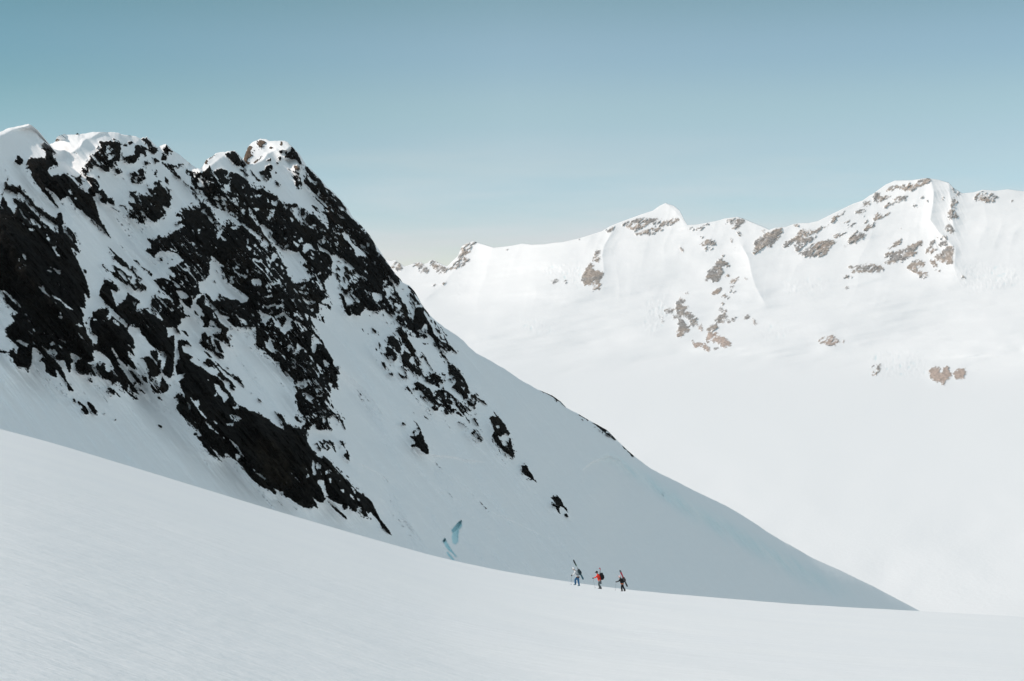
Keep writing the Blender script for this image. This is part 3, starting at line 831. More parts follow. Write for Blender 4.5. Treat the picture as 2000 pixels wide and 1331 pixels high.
R .85 430,0 600,0 630,100 640,170 610,130 580,70 540,150 480,110 450,110 440,150 380,90 350,50 400,40
R .95 680,0 740,20 760,110 720,70
R 1 740,180 780,160 770,120 795,140 820,280 780,250 735,210
R .97 530,790 600,840 700,930 760,980 800,1045 750,1010 640,920 590,870
R .9 770,1070 795,1075 780,1082
R .8 880,610 940,630 920,640
R .5 600,260 630,320 640,340 615,300
T 680 500 6.656
R .9 0,0 440,0 500,90 600,230 650,270 675,330 670,380 640,380 590,360 620,460 670,530 700,600 760,640 790,720 850,820 880,880 940,970 860,980 780,960 720,920 650,880 600,800 540,770 480,720 400,690 340,730 280,700 200,700 150,770 60,720 0,760
R 1 380,0 440,0 500,90 600,230 650,270 675,330 640,370 560,250 480,130
R .98 250,80 420,150 430,330 380,480 290,430 260,250
S 0 0,90 90,170 0,180
S 0 0,340 30,300 90,210 110,190 60,250 20,340
S 0 300,480 440,500 440,560 370,600 320,540
S 0 280,450 300,480 230,550 270,520
S 0 20,415 130,430 60,440
S 0 180,275 240,290 200,300
S .25 0,480 120,530 160,610 80,600 0,680
S .35 430,380 480,350 530,400 600,450 590,480 540,540 500,560 560,600 620,700 640,780 600,740 560,640 480,540 500,460
S 0 520,380 580,410 600,460 540,450
S .35 610,610 690,640 720,740 700,770 640,760 640,860 720,880 600,800 620,700
S 0 520,260 560,310 600,370 550,340
S 0 140,370 165,380 150,385
S 0 580,360 670,390 760,400 800,480 800,560 850,640 930,640 870,690 860,770 840,830 780,720 740,610 700,520 640,450
R 1 690,420 720,430 710,450
R .93 770,395 800,395 855,470 870,530 960,640 850,640 810,570 795,490 820,460
S 0 820,570 850,560 850,590
R .99 870,690 920,660 970,680 1000,770 1090,940 1150,1060 1200,1100 1150,1180 1110,1090 1030,1010 990,1000 1000,880 940,970 860,900 850,800
S 0 1000,890 1020,890 1030,1000 1010,1010
R .85 960,650 1060,780 1100,830 1080,830 1020,760 985,700
R .82 1110,840 1140,870 1200,960 1250,1020 1300,1130 1330,1150 1280,1130 1230,1040 1150,990 1130,920
R .9 1150,1060 1220,1110 1290,1140 1340,1180 1390,1210 1430,1275 1350,1240 1270,1240 1210,1190 1230,1270 1280,1330 1230,1330 1180,1260 1160,1190
R .55 780,980 870,980 990,1000 1040,1060 960,1080 850,1060 780,1030
R .9 950,1130 1060,1150 1010,1160
R .7 640,920 760,980 790,1090 850,1190 920,1230 990,1290 990,1330 500,1330 480,1200 540,1140 500,1050 600,1040 660,1130 720,1220 690,1100 620,1000
R .93 520,1060 600,1050 650,1120 690,1200 680,1330 520,1330 500,1200
S 0 610,980 660,1040 700,1130 720,1200 710,1300 690,1330 680,1250 700,1200 650,1100
R .6 400,1110 430,1180 440,1300 400,1200
R .6 350,1190 380,1230 360,1220
R .9 180,950 200,960 200,985
R .9 250,1000 280,1030 260,1020
R .7 320,940 370,970 370,1020 330,980
R .9 550,870 580,880 580,900
R .9 450,740 470,790 460,810
R .9 270,760 290,790 275,790
R .9 210,740 225,770 215,765
T 720 690 6.656
R .88 160,0 610,0 640,60 670,110 660,170 700,250 690,300 640,290 560,260 540,210 450,170 430,100 440,30 400,80 340,110 290,90 240,60
S 0 540,60 590,40 580,160 540,130
S 0 250,40 300,50 290,80 250,60
S .3 400,0 450,0 420,110 360,100
R .82 720,300 780,290 850,250 900,290 960,310 990,390 960,400 930,370 920,450 860,430 810,400 760,370 720,330
S 0 840,340 870,340 850,380
R .6 690,0 730,30 760,100 850,240 800,190 730,100
R .86 590,400 640,365 720,420 800,460 840,540 870,490 960,470 1020,490 1080,540 1150,600 1250,680 1330,730 1340,800 1300,810 1250,770 1230,830 1140,790 1130,740 1100,800 1010,800 960,760 990,720 930,700 900,750 850,750 800,700 850,680 790,620 760,580 700,520 640,480 580,480 620,440
S .25 1060,590 1120,580 1140,650 1130,720 1070,720 1090,640
S .1 840,540 870,500 880,530 850,570
R .96 1030,160 1100,150 1150,210 1200,270 1260,350 1290,430 1310,520 1280,600 1240,610 1210,550 1150,510 1130,470 1080,460 1070,440 1130,400 1140,370 1120,310 1060,270 1030,230
S .3 1290,530 1340,500 1370,520 1300,580
R .78 1280,620 1340,540 1390,530 1410,590 1400,670 1370,700 1310,690 1330,760 1290,700
R .9 1010,360 1040,320 1100,380 1090,390 1040,340
R .95 950,270 1020,270 1000,295 950,290
R .97 930,0 990,20 1060,140 1000,80
R .65 150,120 210,120 240,230 200,190
R .5 260,260 330,250 330,290 280,300
R .55 370,240 420,280 480,290 520,320 560,380 490,340 420,320
R .5 440,190 500,210 520,250 470,230
R .5 230,130 310,170 300,180
R .6 350,120 400,110 400,150
R .6 470,450 510,420 550,490 590,570 540,520
R .6 660,520 710,560 760,660 700,600
R .9 640,640 680,690 650,670
R .6 540,720 570,710 600,790 570,770
R .9 700,790 785,865 750,860
R .45 440,620 510,710 480,700
R .65 1110,890 1170,880 1230,890 1310,980 1300,1000 1210,920
R .9 1240,790 1310,880 1320,920 1270,870
R .7 1350,850 1400,840 1410,880 1440,960 1400,920
R .9 1440,970 1490,1030 1465,1010
R .5 1350,770 1420,800 1420,860
R .9 1370,1000 1400,990 1460,1060 1490,1130 1460,1140 1400,1100 1330,1040
R .98 560,855 610,900 670,970 690,1050 720,1090 730,1150 770,1200 785,1320 750,1310 690,1270 620,1220 590,1220 560,1230 555,1205 580,1180 600,1190 600,1160 570,1120 530,1080 590,1080 570,1020 620,1000 640,950
S .1 630,980 670,1000 650,1060 600,1080 590,1050
R .95 430,900 450,900 490,930 440,940
R .8 1300,440 1420,580 1500,630 1600,720 1550,690 1480,640 1410,590
T 900 740 4.752
R .98 290,280 330,330 365,370 380,390 410,420 430,470 455,500 450,540 470,560 475,610 490,660 490,740 495,775 470,730 430,700 370,650 330,610 305,560 290,515 305,490 300,440 260,375 290,345 330,355 310,320
S 0 330,435 360,435 355,460 330,450
S .3 340,530 380,540 410,510 465,545 440,580 460,610 430,620 450,660 390,620
R .9 405,690 435,735 410,710
R 1 580,805 610,805 640,860 660,890 680,920 710,970 680,950 640,920 600,900 560,860 570,820
R .95 850,1040 890,1080 930,1120 945,1160 980,1200 1000,1290 960,1280 955,1240 990,1230 940,1190 925,1180 910,1200 930,1270 890,1220 880,1190 845,1190 850,1150 880,1160 840,1110 860,1090 900,1095
R .97 715,103 780,116 850,151 900,186 940,226 975,268 955,262 920,222 850,168
R .9 1070,314 1110,332 1188,380 1180,390 1120,352
T 1000 720 2.381
R .95 370,250 400,254 440,278 490,332 480,336 430,298
R .9 495,340 530,368 570,408 560,411
R .9 1085,695 1110,706 1100,708""")
FAR_ROCK = read_outlines("""T 750 440 4.754
R .6 60,390 90,340 130,340 180,390 150,420 110,420
R .6 240,380 300,345 350,350 430,430 400,450 330,440 320,390
R .6 415,350 450,320 500,350 600,400 560,440 490,450
R .65 600,400 640,350 690,310 700,240 740,190 800,160 850,150 860,165 810,190 800,240 760,290 800,330 740,380 690,390 620,420
R .7 385,620 400,590 420,590
R .6 440,550 490,535 480,590
R .7 540,540 570,510 580,530 560,555
R .5 530,490 580,440 560,470
R .3 1540,520 1580,480 1630,510 1570,560
R .5 1120,230 1160,210 1150,235
T 1100 380 5.547
R .58 630,320 700,290 800,265 900,250 1000,250 1100,290 1200,250 1270,260 1240,300 1150,340 1050,340 950,330 860,360 780,390 740,395 690,360
R .72 770,440 860,390 930,370 1000,370 1110,340 1110,375 1030,400 980,430 940,445 900,425 830,440
R .7 420,420 480,370 550,350 550,380 520,420 460,410
R .8 160,475 190,475 180,490
R .65 340,640 370,580 390,600 410,650 400,720 360,740 320,720 310,680
R .97 250,790 300,770 330,820 440,840 430,910 340,930 310,970 230,990 195,940 210,880
R .75 320,960 400,930 410,1030 320,1040
R .7 250,750 330,750 330,780 260,780
S .1 270,790 340,800 330,820
R .9 15,930 50,930 50,960 20,960
R .8 1260,580 1300,580 1310,610 1260,600
R .5 1370,650 1400,690 1380,690
R .5 1350,350 1420,360 1410,390 1350,380
R .5 1450,350 1600,310 1480,400 1470,460 1440,420
R .88 1470,540 1540,500 1560,480 1664,510 1664,560 1600,550 1560,540 1530,560
R .7 1475,465 1530,465 1500,490
R .3 1490,560 1640,580 1580,630
T 1260 470 5.788
R .97 670,470 680,430 700,360 760,310 850,190 910,150 890,200 850,230 900,230 970,295 900,290 860,300 890,350 850,400 830,440 760,460 720,450
S .1 740,320 850,380 840,390 760,340
R .9 970,110 1020,85 1010,105
R .6 760,460 850,420 850,440 790,470
R .87 750,605 790,550 850,515 870,560 820,600
R .77 850,650 900,600 950,630 950,660
R .65 950,490 980,440 1070,400 1080,430 1030,460 1000,490
R .55 880,420 950,370 950,410
R .45 950,530 1010,500 1030,570 960,610
R .5 1110,420 1170,440 1140,445
R .4 850,710 920,710 870,740
R .93 350,770 355,700 390,640 460,690 400,730 480,740 510,750 450,790 430,840 390,880 360,830
R .9 380,880 420,890 470,950 510,990 490,1030 440,1040 420,1090 350,1080 370,990
R .85 430,840 480,800 530,800 560,860 620,890 570,940 540,980 510,970 500,890 450,870
R .6 140,880 200,830 220,920 190,935
R .75 220,790 290,750 330,780 300,830 240,840
R .6 290,880 330,820 350,860 380,870 320,885
R .55 430,610 490,570 490,620
P .6 580,940 640,930 660,1030 590,1030
R .85 680,1000 740,950 800,930 840,990 770,1020 720,1050
R .85 830,820 840,760 880,760 930,800 870,810
R .82 770,920 840,850 890,820 950,870 1030,880 1020,910 960,930 900,910 850,940
P .82 680,1090 720,1040 800,1040 900,1100 960,1150 970,1190 900,1220 850,1190 800,1150 740,1150 680,1160 700,1120
P .82 520,1120 560,1150 640,1150 720,1200 750,1250 700,1260 640,1190 560,1220
R .8 770,1220 820,1200 830,1230 780,1240
R .75 1100,870 1170,830 1190,870 1150,900
P .65 1210,870 1240,910 1280,930 1270,950 1230,950
T 1400 340 5.547
R .95 390,870 420,720 470,680 560,640 620,600 710,585 715,640 650,710 590,790 500,800 420,860
R .8 710,790 730,750 820,700 870,650 930,600 1000,610 1100,590 1150,560 1120,620 1000,660 900,740 800,770 760,795
R .8 820,790 900,730 1000,680 1100,680 1040,720 980,760 920,810 880,830
R .85 880,860 1000,780 1100,740 1200,710 1290,730 1230,810 1190,860 1130,900 1060,890 1030,890 960,910 920,880
R .8 1260,680 1310,650 1420,620 1360,670 1290,700
R .92 1370,780 1410,790 1440,690 1530,610 1620,660 1540,720 1490,760 1430,740 1390,800
R .75 1230,510 1290,450 1400,400 1330,470 1260,530
R .6 1150,590 1240,540 1200,580
R .7 1410,570 1480,530 1550,490 1490,540 1430,590
R .55 1360,540 1440,480 1450,510
R .9 830,560 860,550 900,565 870,572
R .8 90,510 150,490 300,480 290,540 200,545 100,550
R .5 120,580 180,560 260,560 250,600 210,590
R .6 200,640 250,620 270,660 320,670 230,670
R .7 135,720 150,680 180,730 150,745
R .45 460,620 540,600 520,640
R .88 1420,1020 1460,990 1600,990 1664,970 1664,1080 1600,1070 1560,1040 1500,1085 1450,1070 1520,1040 1500,1010 1430,1040
R .85 1350,1110 1380,1095 1465,1110 1440,1125 1350,1130
R .9 1380,1235 1450,1215 1420,1240
T 1620 330 4.929
R .87 540,215 570,180 640,155 720,155 800,140 930,95 970,100 960,130 900,150 830,190 780,210 740,210 680,190 600,205
R .78 410,280 440,230 520,260 600,255 560,290 480,320 430,310
R .8 500,400 530,360 600,310 650,270 760,265 700,310 620,330 560,350
R .7 310,370 330,320 400,310 390,350 340,360
R .6 250,420 310,380 350,400 290,440
R .65 420,480 450,430 520,450 590,410 590,440 520,470 440,500
R .85 330,590 360,540 450,520 440,560 370,600
R .7 310,530 380,490 360,530
R .55 290,440 350,430 320,460
R .6 770,360 820,340 860,350 840,380
R .7 880,280 920,255 900,285
R .7 925,305 960,295 950,310
R .5 650,580 690,570 680,585
R .6 1170,180 1260,250 1210,270
R .45 1190,260 1240,330 1200,380 1160,360
R .8 1140,430 1160,385 1210,410 1240,470 1180,500 1150,470
R .8 1120,580 1130,520 1170,530 1205,610 1190,640 1130,600
R .4 1060,310 1110,260 1100,300
R .75 540,780 600,740 690,660 710,690 660,730 580,770
R .82 530,860 540,820 600,800 690,780 740,750 860,700 900,690 890,740 850,760 830,820 740,880 660,900 600,920 520,910 600,870
R .8 920,820 950,760 980,690 1020,690 1010,720 960,780
R .85 1040,740 1080,700 1150,690 1140,720 1080,750
R .8 940,830 1000,770 1040,750 1020,800 960,840
R .92 1000,860 1080,790 1150,740 1190,740 1190,910 1130,920 1060,900 1030,880
R .87 960,890 1000,880 1050,935 1000,950
R .8 1010,970 1060,985 1050,1010
R .6 1020,660 1140,650 1140,680 1070,680
R .87 740,950 790,890 850,870 910,890 920,940 860,950 850,980 950,1000 950,1040 880,1060 830,1010 790,990
R .85 170,960 220,930 330,930 400,910 490,930 530,970 460,1000 400,1015 340,990 280,1000 220,1010 200,990 270,970 250,945
R .7 110,1040 140,1020 220,1040 130,1050
R .9 140,1150 200,1130 170,1155
R .8 1260,1050 1290,1030 1310,1060
R .65 1390,290 1410,230 1490,220 1560,240 1620,270 1600,310 1520,320 1450,330 1420,320
R .7 1435,350 1455,345 1450,390
R .4 1740,310 1790,290 1770,315
R .5 1830,240 1873,250 1873,265
T 1560 600 4.545
P .93 180,290 250,255 315,245 320,275 355,295 320,345 260,345 240,325 180,325
S 0 180,300 280,275 300,285 200,305
P .93 350,320 400,300 400,325
P .93 395,295 430,290 425,310
R .9 365,265 385,262 380,270
P .99 1145,570 1200,530 1260,535 1250,570 1280,590 1285,530 1330,525 1335,560 1365,600 1330,640 1300,650 1300,690 1230,670 1170,630
P .99 1375,580 1420,535 1470,545 1490,590 1465,645 1390,645
R .9 1545,565 1560,570 1555,578
R .9 1585,555 1600,560 1592,566
R .45 640,520 740,490 720,570 660,630 650,590
R .9 770,595 820,610 790,612""")

# ------------------------------------------------------------------ the near mountain
SKY_NEAR = [(-2400, -900), (-1800, -560), (-1300, -300), (-900, -60), (-700, 40), (-500, 120), (-300, 205), (-150, 245), (-60, 268), (0, 258), (18, 250.5), (56, 242), (62, 246), (72, 258), (77, 268), (84, 276), (92, 285), (107, 277.5), (111, 268), (118, 264),  # left beyond view the ridge is raised, unseen, to shade the apron
    (126, 262), (131, 264), (147, 263), (152, 260), (155, 263), (177, 259), (195, 258), (225, 259), (246, 265), (266, 267), (275, 271.5), (280, 268), (284, 270), (286, 266.5), (290, 272), (295, 276), (300, 285),
    (307, 288), (315, 285), (324, 281.5), (327, 286), (339, 295), (352, 303), (364, 313), (372, 321), (384, 329), (390, 330), (396, 325), (402, 313), (417, 304), (421, 300), (433, 298), (445, 295.5),
    (459, 294.5), (466, 304), (472, 313), (475, 311), (480, 298), (484, 288), (491, 280), (495, 277), (508, 271.5), (520, 272), (526, 276), (538, 275.5), (555, 275), (562, 278), (570, 286),
    (580, 297), (588, 313), (596, 322), (615, 338), (625, 350), (633, 361), (652, 376), (664, 390), (676, 406), (680, 417), (690, 428), (699, 434), (705, 440), (716, 453), (729, 475),
    (743, 495), (755, 513), (770, 534), (777, 540), (781, 549), (800, 558.5), (808, 570), (811, 579), (824, 597), (839, 616.5), (850, 626), (875, 645), (890, 654), (905, 666), (914, 676.5),
    (930, 690), (960, 706), (985, 721), (1013, 740), (1050, 761.5), (1079, 773), (1096, 785.5), (1106, 796.5), (1127, 807), (1150, 821), (1164, 828), (1185, 840), (1210, 865), (1239, 892),
    (1273, 917), (1327, 944), (1357, 959), (1420, 989), (1466, 1017), (1504, 1043), (1584, 1089), (1651, 1119), (1714, 1150), (1798, 1194.5), (1900, 1242), (2100, 1325)]
FOOT = [(-2400, 500), (-900, 560), (-200, 690), (0, 725), (150, 770), (330, 830), (470, 930), (640, 1010), (765, 1080), (900, 1200), (1300, 1400), (2200, 1530)]
FALL = math.radians(51)                       # the way loose snow runs on this face
CAPS = [  # sunlit crowns of snow that lean to the left: outline, lean
    ([(80, 285), (108, 270), (131, 258), (195, 250), (230, 252), (196, 261), (178, 270), (168, 270), (160, 275), (156, 284), (144, 293), (130, 300), (127, 313), (112, 313), (103, 300)], .55),
    ([(-40, 264), (0, 252), (56, 236), (66, 246), (20, 256), (-40, 275)], .5),
    ([(470, 330), (474, 300), (480, 284), (508, 262), (566, 268), (572, 288), (560, 296), (540, 290), (520, 300), (512, 312), (490, 322)], .7),
    ([(557, 312), (578, 308), (586, 332), (575, 336), (566, 326)], .6),
    ([(392, 330), (402, 310), (420, 297), (450, 290), (448, 300), (430, 308), (412, 322), (398, 336)], .5),
    ([(366, 318), (384, 326), (394, 334), (390, 342), (370, 334)], .4),
    ([(310, 288), (324, 278), (330, 288), (318, 292)], .4),
    ([(252, 266), (268, 262), (275, 275), (266, 282)], .4),
]
CREVASSE = [("ice_crevasse", [(881.5, 1036), (895, 1021), (901, 1017), (902, 1028), (896, 1036), (894.5, 1047), (895, 1058), (890, 1064), (884, 1061), (882, 1050), (884, 1041)],
             "blue ice crevasse, tallest and hook-shaped of those low on the shaded snow", 7.0),
            ("ice_crevasse", [(864.5, 1057), (869, 1052), (874, 1061), (880, 1072), (886, 1080), (893, 1088), (890, 1088), (884, 1081), (877, 1076), (871, 1069)],
             "long narrow blue crevasse slanting right just below the hook-shaped one", 4.0),
            ("ice_crevasse", [(872, 1079), (875, 1079), (881, 1086), (888, 1094), (884, 1095), (876, 1086)],
             "smallest of the blue crevasses, nearest the sunlit snow edge", 2.5)]
CREV_FLOOR = [[(881, 1036), (895, 1020), (902, 1016), (899, 1026), (890, 1036), (882.5, 1042)], [(864, 1058), (869, 1051), (871, 1055), (866, 1061)]]
OUTCROPS_NEAR = [
    ([(798, 812), (815, 815), (830, 835), (845, 880), (842, 896), (820, 890), (798, 875)], "lone black rock fin in open shaded snow below the ragged rock band"),
    ([(950, 800), (958, 793), (985, 810), (1000, 850), (1007, 908), (985, 895), (960, 865), (950, 820)], "long dark rock rib with snowy patches, uppermost of the row down the right snow face"),
    ([(1012, 902), (1030, 902), (1052, 948), (1040, 945), (1014, 925)], "small solid dark rock, middle of the row down the right snow face"),
    ([(1072, 955), (1082, 952), (1105, 980), (1116, 1018), (1090, 1012), (1072, 995)], "broken dark rock split by snow, lowest of the row down the right snow face"),
    ([(138, 775), (160, 778), (178, 800), (176, 815), (150, 808)], "dark stepped rock, left one of the pair on the lower left snowfield"),
    ([(166.5, 782), (180, 780), (195, 805), (190, 815), (179, 808)], "dark blade-like rock, right one of the pair on the lower left snowfield"),
    ([(785, 818), (800, 822), (796, 835), (783, 830)], "little dark boulder left of the lone black rock fin"),
    ([(205, 755), (228, 755), (242, 782), (225, 775), (205, 765)], "small dark curved rock just under the left rock wall"),
]

def near_depth(tx, tz):
    return 543.5 / np.maximum(.5 - tz - .95 * tx, .2)

def build_near():
    cols = np.concatenate([np.arange(-2400, -900, 25.0), np.arange(-900, -10, 7.0), np.arange(-10, 1300, 1.25), np.arange(1300, 1830, 2.2), np.arange(1830, 2101, 10.0)])
    sky = lerp(cols, SKY_NEAR)
    jag = smooth(cols, 900, 1000) * smooth(cols, 1790, 1700)
    sky = sky + jag * (1.6 * fbm(cols / 17, cols * 0, 351, 4, .6)) + smooth(cols, -5, 5) * smooth(cols, 940, 880) * 1.8 * fbm(cols / 7, cols * 0, 353, 3, .6)
    bot = np.maximum(crest_py(cols) + 190, sky + 60)
    vis = np.maximum(crest_py(cols) + 8, sky + 12)
    nv = 620
    t = np.linspace(0, 1, nv)
    t = t * .9 + .1 * t ** 2
    V1 = sky[None] + (vis - sky)[None] * t[:, None]
    t2 = np.linspace(0, 1, 19)[1:]
    V2 = vis[None] + (bot - vis)[None] * t2[:, None]
    PY = np.concatenate([V1, V2]); PX = np.broadcast_to(cols[None], PY.shape).copy()
    ny, nx = PY.shape
    F = Field(-70, 1300, 230, 1080, .5)
    B = Field(-70, 1300, 230, 1080, .5)
    for kind, d, poly in NEAR_ROCK:
        poly = [(-60 - .3 * (y - 600), y) if x < .6 else (x, y) for x, y in poly]
        F.paint(poly, d)
        if kind == "B": B.paint(poly, 1.0)  # rock the sun strikes, its lighter brown painted into the colour
        else: B.paint(poly, 0.0)
    soft = F.copy(box_blur(box_blur(F.a, 1, 0), 1, 1))
    wide = F.copy(blur(F.a, 32)); mid = F.copy(blur(F.a, 9))
    brown_or_lit = B.copy(blur(B.a, 2))
    # rough, torn outlines
    ca, sa = math.cos(FALL), math.sin(FALL)
    U, W = PX * ca + PY * sa, -PX * sa + PY * ca         # along / across the fall line
    wa = 2.8 * fbm(U / 7, W / 3.5, 11, 3, .7); wb = 1.7 * fbm(U / 7, W / 3.5, 23, 3, .7)
    Uw, Ww = U + wa, W + wb
    fu, fw, fr = shards(Uw / 3.6, Ww / 1.7, 301)          # small flakes: edges step from flake to flake
    qu, qw = .45 * Uw + .55 * fu * 3.6, .45 * Ww + .55 * fw * 1.7
    dens = soft.at(qu * ca - qw * sa, qu * sa + qw * ca)
    _, _, c1 = shards((Uw + 1.5 * fbm(U / 5, W / 5, 41, 2)) / 12.0, Ww / 4.4, 311)
    _, _, c2 = shards(Uw / 6.5, Ww / 5.0, 321)
    nn = .62 * ((c1 - .5) * .95 + (c2 - .5) * .55 + (fr - .5) * .5) + .18 * fbm(U / 30, W / 9, 331, 3)
    lo = smooth(dens, .03, .2)
    rock = (dens - .5) + nn * 1.25 * lo * (1 - .72 * smooth(dens, .94, 1.0))
    streak = ridged((Uw + 3 * fbm(U / 20, W / 8, 361, 2)) / 44, Ww / 5.2, 363, 3, .55)
    sm = smooth(streak + .22 * fbm(U / 60, W / 40, 367, 3), .80, .90) * (.25 + .75 * smooth(1 - dens, .005, .06)) * smooth(fbm(U / 70, W / 50, 369, 2), -.12, .1)
    rock = rock - .95 * sm
    rock = np.where(dens < .03, -.5, rock)
    # stones and splinters strewn just outside the outcrops
    near_rock = mid.at(PX, PY)
    _, _, c3 = shards(Uw / 6.0, Ww / 2.3, 381)
    fleck = (dens < .03) & (near_rock > .06) & (c3 > 1.0 - .34 * smooth(near_rock, .05, .4)) & (fr > .25) & (fbm(U / 40, W / 30, 383, 2) > -.02)
    rock = np.where(fleck, .3, rock)
    edge_out = (PX < -66) | (PX > 1298)
    rock[edge_out] = -.5
    rockm = smooth(rock, -.1, .1)
    TX, TZ = (PX - CX) / FPX, (HY - PY) / FPX
    D = near_depth(TX, TZ)
    # the snow apron at the foot runs out less steeply
    foot1 = lerp(np.arange(-2600, 2300, 10.0), FOOT)
    for _ in range(3): foot1 = np.convolve(np.pad(foot1, 6, mode="edge"), np.ones(13) / 13, mode="valid")
    foot = np.interp(PX, np.arange(-2600, 2300, 10.0), foot1)
    ap = np.maximum(0, PY - foot)
    D = D * (1 - .0000045 * ap ** 2 / (1 + ap / 160.0))
    # gullies and ribs
    big = fbm(U / 260, W / 55, 51, 3)
    D += 26 * big * smooth(PX, 1250, 800) * smooth(foot - PY, -40, 60)
    D += 5 * fbm(PX / 120, PY / 120, 57, 3)
    D -= 16 * (wide.at(PX, PY)) + 4.5 * mid.at(PX, PY)
    # rock relief
    strata = ridged(U / 46, W / 11, 61, 4, .55)
    D -= rockm * (7.0 * (strata - .5) + 2.6 * fbm(PX / 9, PY / 9, 63, 4, .6) + 0.8)
    D -= (1 - rockm) * (.8 * fbm(U / 60, W / 9, 67, 3))
    # the crest rolls over
    dsky = PY - sky[None]
    D += 6.0 * np.exp(-dsky / 5.0)
    roll = smooth(PX, 1080, 1260)
    D += roll * (20 * np.exp(-np.maximum(dsky, 0) / 22.0))
    # steep step running down below the right-hand crest
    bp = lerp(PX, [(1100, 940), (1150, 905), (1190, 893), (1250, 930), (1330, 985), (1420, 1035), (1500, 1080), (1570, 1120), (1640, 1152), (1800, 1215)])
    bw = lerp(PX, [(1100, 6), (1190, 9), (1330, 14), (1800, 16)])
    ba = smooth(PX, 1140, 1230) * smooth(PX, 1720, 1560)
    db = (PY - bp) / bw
    D += 24 * ba * (1 / (1 + np.exp(-db * 2.0))) - 12 * ba * smooth(PY - bp, 0, 140)
    # sloughs, runnels and ripples in the shaded snow
    sn = (1 - rockm) * smooth(PX, 1900, 1500)
    D -= sn * (3.4 * fbm(U / 170, W / 18, 341, 3) + 1.0 * fbm(U / 44, W / 5.5, 343, 3) + .5 * fbm(PX / 14, PY / 6, 347, 3))
    # small wind lips and settling cracks across the open snow
    for pts, hm in (([(838, 890), (880, 893), (912, 900), (945, 903)], 3.2), ([(1138, 918), (1158, 903), (1190, 893), (1212, 900)], 4.0), ([(700, 905), (740, 925), (775, 955)], 1.8), ([(960, 1000), (1010, 1022), (1070, 1052)], 1.6)):
        xs = [q[0] for q in pts]
        lp = np.interp(PX, xs, [q[1] for q in pts])
        wl_ = smooth(PX, xs[0] - 4, xs[0] + 12) * smooth(PX, xs[-1] + 12, xs[-1] - 20)
        D += hm * wl_ * smooth(PY - lp, -2.5, 2.5) * smooth(PY - lp, 60, 4)
    # crowns catching the sun
    C = Field(-60, 640, 225, 350, 1.0)
    for poly, lean in CAPS:
        cf = Field(-60, 640, 225, 350, 1.0); cf.paint(poly, 1.0)
        w = cf.copy(blur(cf.a, 1)).at(PX, PY)
        w = np.where((PX > -60) & (PX < 640) & (PY < 350), w, 0)
        p = np.array(poly); cx, cy = p[:, 0].mean(), p[:, 1].max()
        D += w * (-lean * (PX - cx) - .9 * lean * (PY - cy) * 1.0 - 10 * lean)
    # cornices jut out under the crowns
    # open crevasses, and the steep step's shade painted in with the same blue
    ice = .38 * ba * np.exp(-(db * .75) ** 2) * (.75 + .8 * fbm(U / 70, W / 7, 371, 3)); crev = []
    for nm, poly, lab, dep in CREVASSE:
        cf = Field(855, 910, 1008, 1102, .5); cf.paint(poly, 1.0)
        w = cf.copy(blur(cf.a, 1)).at(PX, PY)
        w = np.where((PX > 856) & (PX < 909) & (PY > 1009) & (PY < 1101), w, 0)
        D += dep * .3 * w
        ice = np.maximum(ice, w); crev.append(w)
    for poly in CREV_FLOOR:
        cf = Field(855, 910, 1008, 1102, .5); cf.paint(poly, 1.0)
        w = cf.copy(blur(cf.a, 1)).at(PX, PY)
        w = np.where((PX > 856) & (PX < 909) & (PY > 1009) & (PY < 1101), w, 0)
        D += 3.5 * w
    D = np.maximum(D, 200)
    P = np.stack([TX * D, D, TZ * D], -1)
    # far side of the ridge, hidden from here
    back = []
    for k, (dy, dz) in enumerate([(260, -190), (90, -60), (25, -13), (6, -2)]):
        b = P[0].copy(); b[:, 1] += dy; b[:, 2] += dz; b[:, 0] += dy * .25
        back.append(b)
    P = np.concatenate([np.stack(back), P]); nb = len(back)
    ext = lambda a: np.concatenate([np.repeat(a[:1], nb, 0), a])
    rock = ext(rock); brown_or_lit_v = ext(brown_or_lit.at(PX, PY) * ~edge_out); ice = ext(ice); PXe, PYe = ext(PX), ext(PY)
    rock[:nb - 1] = -.5
    N = grid_normals(P)
    N = np.where((N[..., 1:2] > .98) & (N[..., 2:3] < 0), -N, N)
    if N[ny // 2, nx // 3, 1] > 0: N = -N
    faces = grid_faces(ny + nb, nx)
    fr = faces.ravel()
    cx = PXe.ravel()[faces].mean(1); cy = PYe.ravel()[faces].mean(1); rk = rock.ravel()[faces].mean(1)
    reg = np.zeros(len(faces), int)
    items = []
    for i, (poly, lab) in enumerate(OUTCROPS_NEAR):
        m = (reg == 0) & (rk > 0) & inside(poly, cx, cy)
        reg[m] = 1 + i; items.append((1 + i, "rock_outcrop", lab, "rock outcrop", "rocks standing out of the shaded snow"))
    k0 = 1 + len(OUTCROPS_NEAR)
    for i, (nm, poly, lab, dep) in enumerate(CREVASSE):
        g = np.array(poly); c = g.mean(0); grow = [tuple(c + (q - c) * 1.12) for q in g]
        m = (reg == 0) & inside(grow, cx, cy)
        reg[m] = k0 + i; items.append((k0 + i, nm, lab, "crevasse", "blue crevasses in the shaded snow"))
    Pf, Nf = P.reshape(-1, 3), N.reshape(-1, 3)
    at = {"rock": rock.ravel(), "brown_or_lit": brown_or_lit_v.ravel(), "ice": ice.ravel()}
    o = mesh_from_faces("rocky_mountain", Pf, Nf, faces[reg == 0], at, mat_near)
    tag(o, "steep shaded mountain of black rock and snow gullies filling the left side", kind="structure")
    for rid, nm, lab, cat, grp in items:
        if not (reg == rid).any():
            print("empty region", lab); continue
        q = mesh_from_faces(nm, Pf, Nf, faces[reg == rid], at, mat_near)
        tag(q, lab, cat, grp)
    return P
P_near = build_near()

